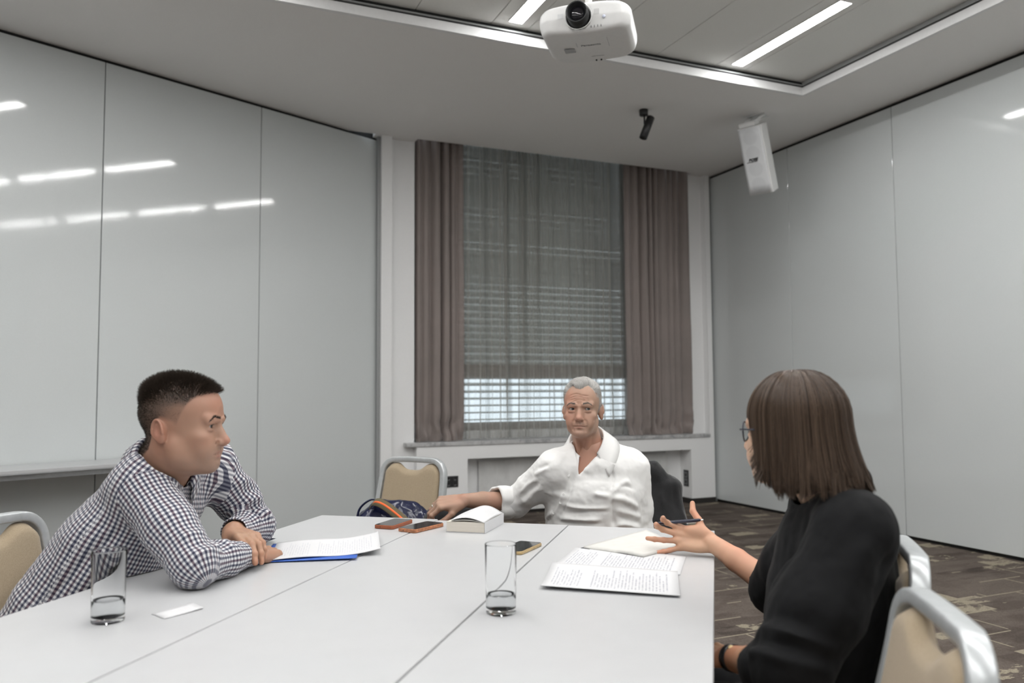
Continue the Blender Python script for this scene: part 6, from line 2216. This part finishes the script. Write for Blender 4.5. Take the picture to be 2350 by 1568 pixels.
    fl += [([(0.66, 1.50, 0.95), (0.60, 1.44, 0.85), (0.56, 1.42, 0.76)], 0.018, 0.010), ([(0.70, 1.52, 0.93), (0.67, 1.46, 0.83), (0.63, 1.45, 0.70)], 0.016, -0.010),
           ([(0.74, 1.56, 0.92), (0.74, 1.51, 0.80), (0.71, 1.52, 0.64)], 0.020, 0.010), ([(0.80, 1.64, 0.92), (0.82, 1.62, 0.80), (0.80, 1.62, 0.62)], 0.020, -0.008),
           ([(0.60, 1.52, 0.86), (0.53, 1.49, 0.78), (0.48, 1.50, 0.72)], 0.012, -0.010), ([(0.55, 1.58, 0.92), (0.50, 1.57, 0.80), (0.49, 1.56, 0.70)], 0.012, 0.008),
           ([(0.59, 1.62, 0.97), (0.55, 1.60, 0.90), (0.54, 1.62, 0.80)], 0.010, -0.010)]
    V = folds(V, Q, fl)
    N2 = vnormals(V, Q)
    V = V + N2 * (0.0055 * fbm(V * np.array([1, 1, 0.5]), 11, 3, 33) + 0.0010 * fbm(V, 50, 2, 35))[:, None]
    sh = link('shirt', npmesh('shirt', V, Q), M['crepe'], pn)
    uw = -nd
    fc = fdir - uw * (fdir @ uw); fc /= np.linalg.norm(fc); lc = np.cross(uw, fc)
    collar('collar', sh, M['crepe'], (nk + nd * 0.086, lc, fc, 0.060, 0.066), uw, 0.030, 0.044, 0.03, open_ang=46, flare=0.016, droop=0.030, pointlen=0.034)
    # turned-up sleeve hems
    for el_, w_, q0, r_ in ((eL, wL, 0.20, 0.057), (eR, wR, 0.07, 0.058)):
        ax_ = (w_ - el_) / np.linalg.norm(w_ - el_); cpt = el_ + (w_ - el_) * q0
        u_ = np.cross(ax_, [0, 0, 1.0]); u_ /= np.linalg.norm(u_); v_ = np.cross(u_, ax_)
        P = np.zeros((36, 6, 3))
        for i in range(36):
            a = 2 * math.pi * i / 35
            w = 1 + 0.07 * math.sin(2 * a + 1) + 0.05 * math.sin(5 * a)
            for j, (o_, rr) in enumerate(((-0.022, 0.97), (-0.02, 1.06), (0.0, 1.08), (0.020, 1.06), (0.022, 0.98), (0.0, 0.94))):
                P[i, j] = cpt + ax_ * o_ + (u_ * math.cos(a) + v_ * math.sin(a)) * r_ * w * rr
        link('cuff', grid_mesh('cuff', P, True, 0.002), M['crepe'], sh)
    # wristwatch
    ax_ = (wL - eL) / np.linalg.norm(wL - eL); cpt = wL + (eL - wL) * 0.10
    u_ = np.cross(ax_, [0, 0, 1.0]); u_ /= np.linalg.norm(u_); v_ = np.cross(u_, ax_)
    P = np.array([[cpt + ax_ * o_ + (u_ * math.cos(a) + v_ * math.sin(a)) * r_ for (o_, r_) in ((-0.008, 0.0250), (-0.009, 0.0268), (0.009, 0.0268), (0.008, 0.0250))] for a in np.linspace(0, 2 * math.pi, 33)])
    wt = link('watch_strap', grid_mesh('strap', P, True, 0.001), M['blackpl'], pn)
    o = link('watch_case', lathe([(0.0055, 0), (0.0062, 0.001), (0.0062, 0.003), (0.0052, 0.0038)], 20), M['gold'] if 'gold' in M else M['eye'], wt, tuple(cpt + np.array([-0.006, -0.010, 0.0235])))
    o.rotation_euler = (R(25), R(-10), 0)
    tm = plain('black_trousers', (0.012, 0.012, 0.014), 0.85, noise=0.2)
    F = Field((0.10, 1.50, 0.05), (0.92, 2.12, 0.66), 0.010)
    F.add(ell(pel + np.array([-0.035, 0.01, -0.01]), (0.145, 0.17, 0.10)))
    seated_legs(F, pel + ldir * 0.09 + np.array([0, 0, -0.005]), pel - ldir * 0.09 + np.array([0, 0, -0.005]), fdir, -0.01, 0.41, 0.40, (0.090, 0.072, 0.065, 0.058))
    V, Q = F.mesh(2)
    link('trousers', npmesh('trousers', V, Q), tm, pn)
    for kn, an in ank:
        shoe(pn, an, fdir, M['blackpl'])
    # pen held between thumb and curled fingers
    if 'penb' in M:
        tp = inf['thumb'][0][1]; ip = inf['index'][0][2]
        d = np.array([0.96, -0.20, 0.10]); d /= np.linalg.norm(d)
        c = (inf['index'][0][1] + inf['thumb'][0][1]) * 0.5 + np.array([0.0, -0.004, 0.0])
        pen('ballpoint_pen', tuple(c - d * 0.085), tuple(c + d * 0.058), 0.0050, 'dark blue click pen held in the open hand of the woman')
    return pn


P3 = person_black()

# ------------------------------------------------------------------ bag, coat and jacket
t = NT('navy_leather')
_o = t.obj()
_n = t.noise(_o, 160.0, 4.0)
t.set(Base_Color=t.ramp(t.noise(_o, 14.0, 4.0), [(0.3, (0.008, 0.010, 0.030)), (0.7, (0.016, 0.020, 0.060))]), Roughness=0.22)
t.bump(_n, 0.12, 0.002)
M['leather'] = t.m
M['olive'] = plain('olive_webbing', (0.115, 0.095, 0.052), 0.85, noise=0.15, nscale=300)
M['orange'] = plain('orange_stripe', (0.80, 0.14, 0.03), 0.7)
M['webbing'] = plain('black_webbing', (0.012, 0.012, 0.013), 0.7)
bg = empty('shoulder_bag', (-0.52, 3.575, 0.484), (0, 0, R(-14)))
tag(bg, 'shiny navy bag with an olive and orange strap, on the chair', 'bag')
F = Field((-0.24, -0.16, -0.01), (0.24, 0.16, 0.32), 0.006)
F.add(cone((-0.115, 0.0, 0.09), (0.115, 0.0, 0.09), 0.088))
F.add(cone((-0.100, 0.0, 0.15), (0.090, 0.0, 0.165), 0.072, 0.066), 0.05)
F.add(cone((-0.060, 0.01, 0.200), (0.060, 0.0, 0.195), 0.040, 0.034), 0.05)
F.clip(lambda P: -(P[..., 2] - 0.002), 0.01)
V, Q = F.mesh(2)
V = folds(V, Q, [([(-0.13, -0.09, 0.20), (-0.09, -0.10, 0.13), (-0.10, -0.09, 0.05)], 0.010, 0.012), ([(-0.07, -0.08, 0.21), (-0.05, -0.10, 0.14), (-0.06, -0.095, 0.05)], 0.009, -0.010), ([(-0.02, -0.07, 0.22), (-0.01, -0.10, 0.14), (0.0, -0.095, 0.05)], 0.010, 0.012),
                 ([(0.03, -0.07, 0.21), (0.05, -0.10, 0.14), (0.04, -0.095, 0.05)], 0.008, -0.010), ([(0.07, -0.07, 0.20), (0.10, -0.09, 0.12), (0.10, -0.09, 0.05)], 0.010, 0.011), ([(-0.16, -0.05, 0.16), (-0.06, -0.09, 0.17), (0.04, -0.09, 0.18)], 0.008, 0.007)])
V = V + vnormals(V, Q) * (0.006 * fbm(V, 18, 3, 61))[:, None]
link('bag_body', npmesh('bag_body', V, Q), M['leather'], bg)


def ribbon(pts, nrm, w, th):
    pts = catmull(pts, 8)
    pts = [np.array(p) for p in pts]
    P = np.zeros((len(pts), 2, 3))
    for i, p in enumerate(pts):
        tt = pts[min(i + 1, len(pts) - 1)] - pts[max(i - 1, 0)]; tt /= np.linalg.norm(tt)
        b = np.cross(tt, nrm); b /= np.linalg.norm(b)
        P[i, 0] = p - b * w / 2; P[i, 1] = p + b * w / 2
    return grid_mesh('ribbon', P, True, th)


st_pts = [(-0.095, -0.050, 0.225), (-0.060, -0.085, 0.247), (-0.010, -0.110, 0.240), (0.060, -0.135, 0.205), (0.125, -0.150, 0.160), (0.175, -0.150, 0.115)]
so_ = link('strap', ribbon(st_pts, np.array([0.25, -0.75, 0.65]), 0.042, 0.003), M['olive'], bg)
n_ = np.array([0.25, -0.75, 0.65]); n_ /= np.linalg.norm(n_)
link('strap_stripe', ribbon([tuple(np.array(p) + n_ * 0.0022) for p in st_pts], n_, 0.009, 0.002), M['orange'], so_)
v, f = tube([tuple(p) for p in catmull([(-0.165, -0.05, 0.165), (-0.150, -0.045, 0.215), (-0.105, -0.035, 0.250), (-0.060, -0.03, 0.245)], 6)], rrect(0.016, 0.007, 0.003, 2), (0, -1, 0))
link('handle', pymesh('handle', v, f, True), M['leather'], bg)
link('handle', ribbon([(-0.190, -0.06, 0.150), (-0.215, -0.06, 0.155), (-0.245, -0.055, 0.135), (-0.262, -0.05, 0.112)], np.array([0.0, -0.6, 0.8]), 0.012, 0.003), M['webbing'], bg)
link('side_tab', boxmesh(0.070, 0.020, 0.036, 0.006), M['webbing'], bg, (-0.195, -0.055, 0.135), (0, R(-18), R(12)))
for x, z in ((-0.160, 0.165), (-0.205, 0.110)):
    v, f = tube([(x + 0.011 * math.cos(a) * 1.3, -0.085, z + 0.011 * math.sin(a)) for a in np.linspace(0, 2 * math.pi, 17)[:-1]], circ(0.0022, 8), (0, 1, 0), closed=True)
    link('buckle', pymesh('buckle', v, f, True), M['chrome'], bg)

# soft black coat heaped beside the bag
t = NT('black_wool')
t.set(Base_Color=t.ramp(t.noise(t.obj(), 300.0, 3.0), [(0.3, (0.006, 0.006, 0.007)), (0.7, (0.013, 0.013, 0.014))]), Roughness=0.9, Sheen_Weight=0.25)
t.bump(t.noise(t.obj(), 500.0, 2.0), 0.3, 0.002)
M['wool'] = t.m
F = Field((-0.42, 3.20, 0.44), (0.02, 3.72, 0.82), 0.006)
F.add(cone((-0.36, 3.56, 0.56), (-0.20, 3.50, 0.57), 0.080, 0.090))
F.add(cone((-0.33, 3.48, 0.66), (-0.17, 3.45, 0.655), 0.060, 0.060), 0.06)
F.add(cone((-0.28, 3.46, 0.70), (-0.20, 3.44, 0.69), 0.040, 0.036), 0.05)
F.add(cone((-0.17, 3.45, 0.64), (-0.11, 3.43, 0.54), 0.050, 0.040), 0.05)
F.clip(lambda P: -(P[..., 2] - 0.486), 0.01)
V, Q = F.mesh(2)
V = V + vnormals(V, Q) * (0.010 * fbm(V * np.array([1, 1, 1.6]), 12, 3, 71))[:, None]
ct = link('coat', npmesh('coat', V - np.array([-0.25, 3.5, 0.486]), Q), M['wool'], None, (-0.25, 3.5, 0.486))
tag(ct, 'crumpled black coat heaped beside the navy bag under the forearm', 'coat')

# black jacket hung over the back of the chair behind the man in white
jc = np.array([0.486, 3.520, 0.0])
jw_ = np.array([0.970, -0.242, 0.0]); jb = np.array([0.242, 0.970, 0.0])
F = Field((0.16, 3.28, 0.40), (0.84, 3.76, 0.94), 0.006)
for s in (-1, 1):
    F.add(cone(jc + jw_ * s * 0.02 + np.array([0, 0, 0.872]), jc + jw_ * s * 0.125 + np.array([0, 0, 0.862]), 0.034, 0.036), 0.03)
    F.add(cone(jc + jw_ * s * 0.125 + np.array([0, 0, 0.862]), jc + jw_ * s * 0.205 + np.array([0, 0, 0.790]), 0.036, 0.038), 0.03)
    F.add(cone(jc + jw_ * s * 0.205 + np.array([0, 0, 0.790]), jc + jw_ * s * 0.235 - jb * 0.05 + np.array([0, 0, 0.50]), 0.040, 0.062), 0.03)
F.add(loft([(jc + np.array([0, 0, 0.86]), 0.12, 0.046), (jc + np.array([0, 0, 0.78]), 0.215, 0.058), (jc + jb * -0.045 + np.array([0, 0, 0.60]), 0.240, 0.090), (jc + jb * -0.065 + np.array([0, 0, 0.48]), 0.245, 0.100)], jw_, jb), 0.03)
V, Q = F.mesh(2)
fl = []
for k, off in enumerate((-0.19, -0.12, -0.05, 0.03, 0.10, 0.16, 0.215, 0.25)):
    p = jc + jw_ * off
    for sd in (-1, 1):
        fl.append(([p + jb * sd * 0.05 + np.array([0, 0, 0.83]), p + jb * sd * 0.055 + jw_ * 0.01 + np.array([0, 0, 0.68]), p + jb * sd * 0.06 + np.array([0, 0, 0.50])], 0.014, 0.010 * (1 if k % 2 else -1)))
V = folds(V, Q, fl)
V = V + vnormals(V, Q) * (0.006 * fbm(V * np.array([1.6, 1.6, 0.6]), 13, 3, 75))[:, None]
jk = link('jacket', npmesh('jacket', V - np.array([jc[0], jc[1], 0.48]), Q), M['wool'], None, (jc[0], jc[1], 0.48))
tag(jk, 'black jacket draped over the chair back behind the man in white', 'jacket')
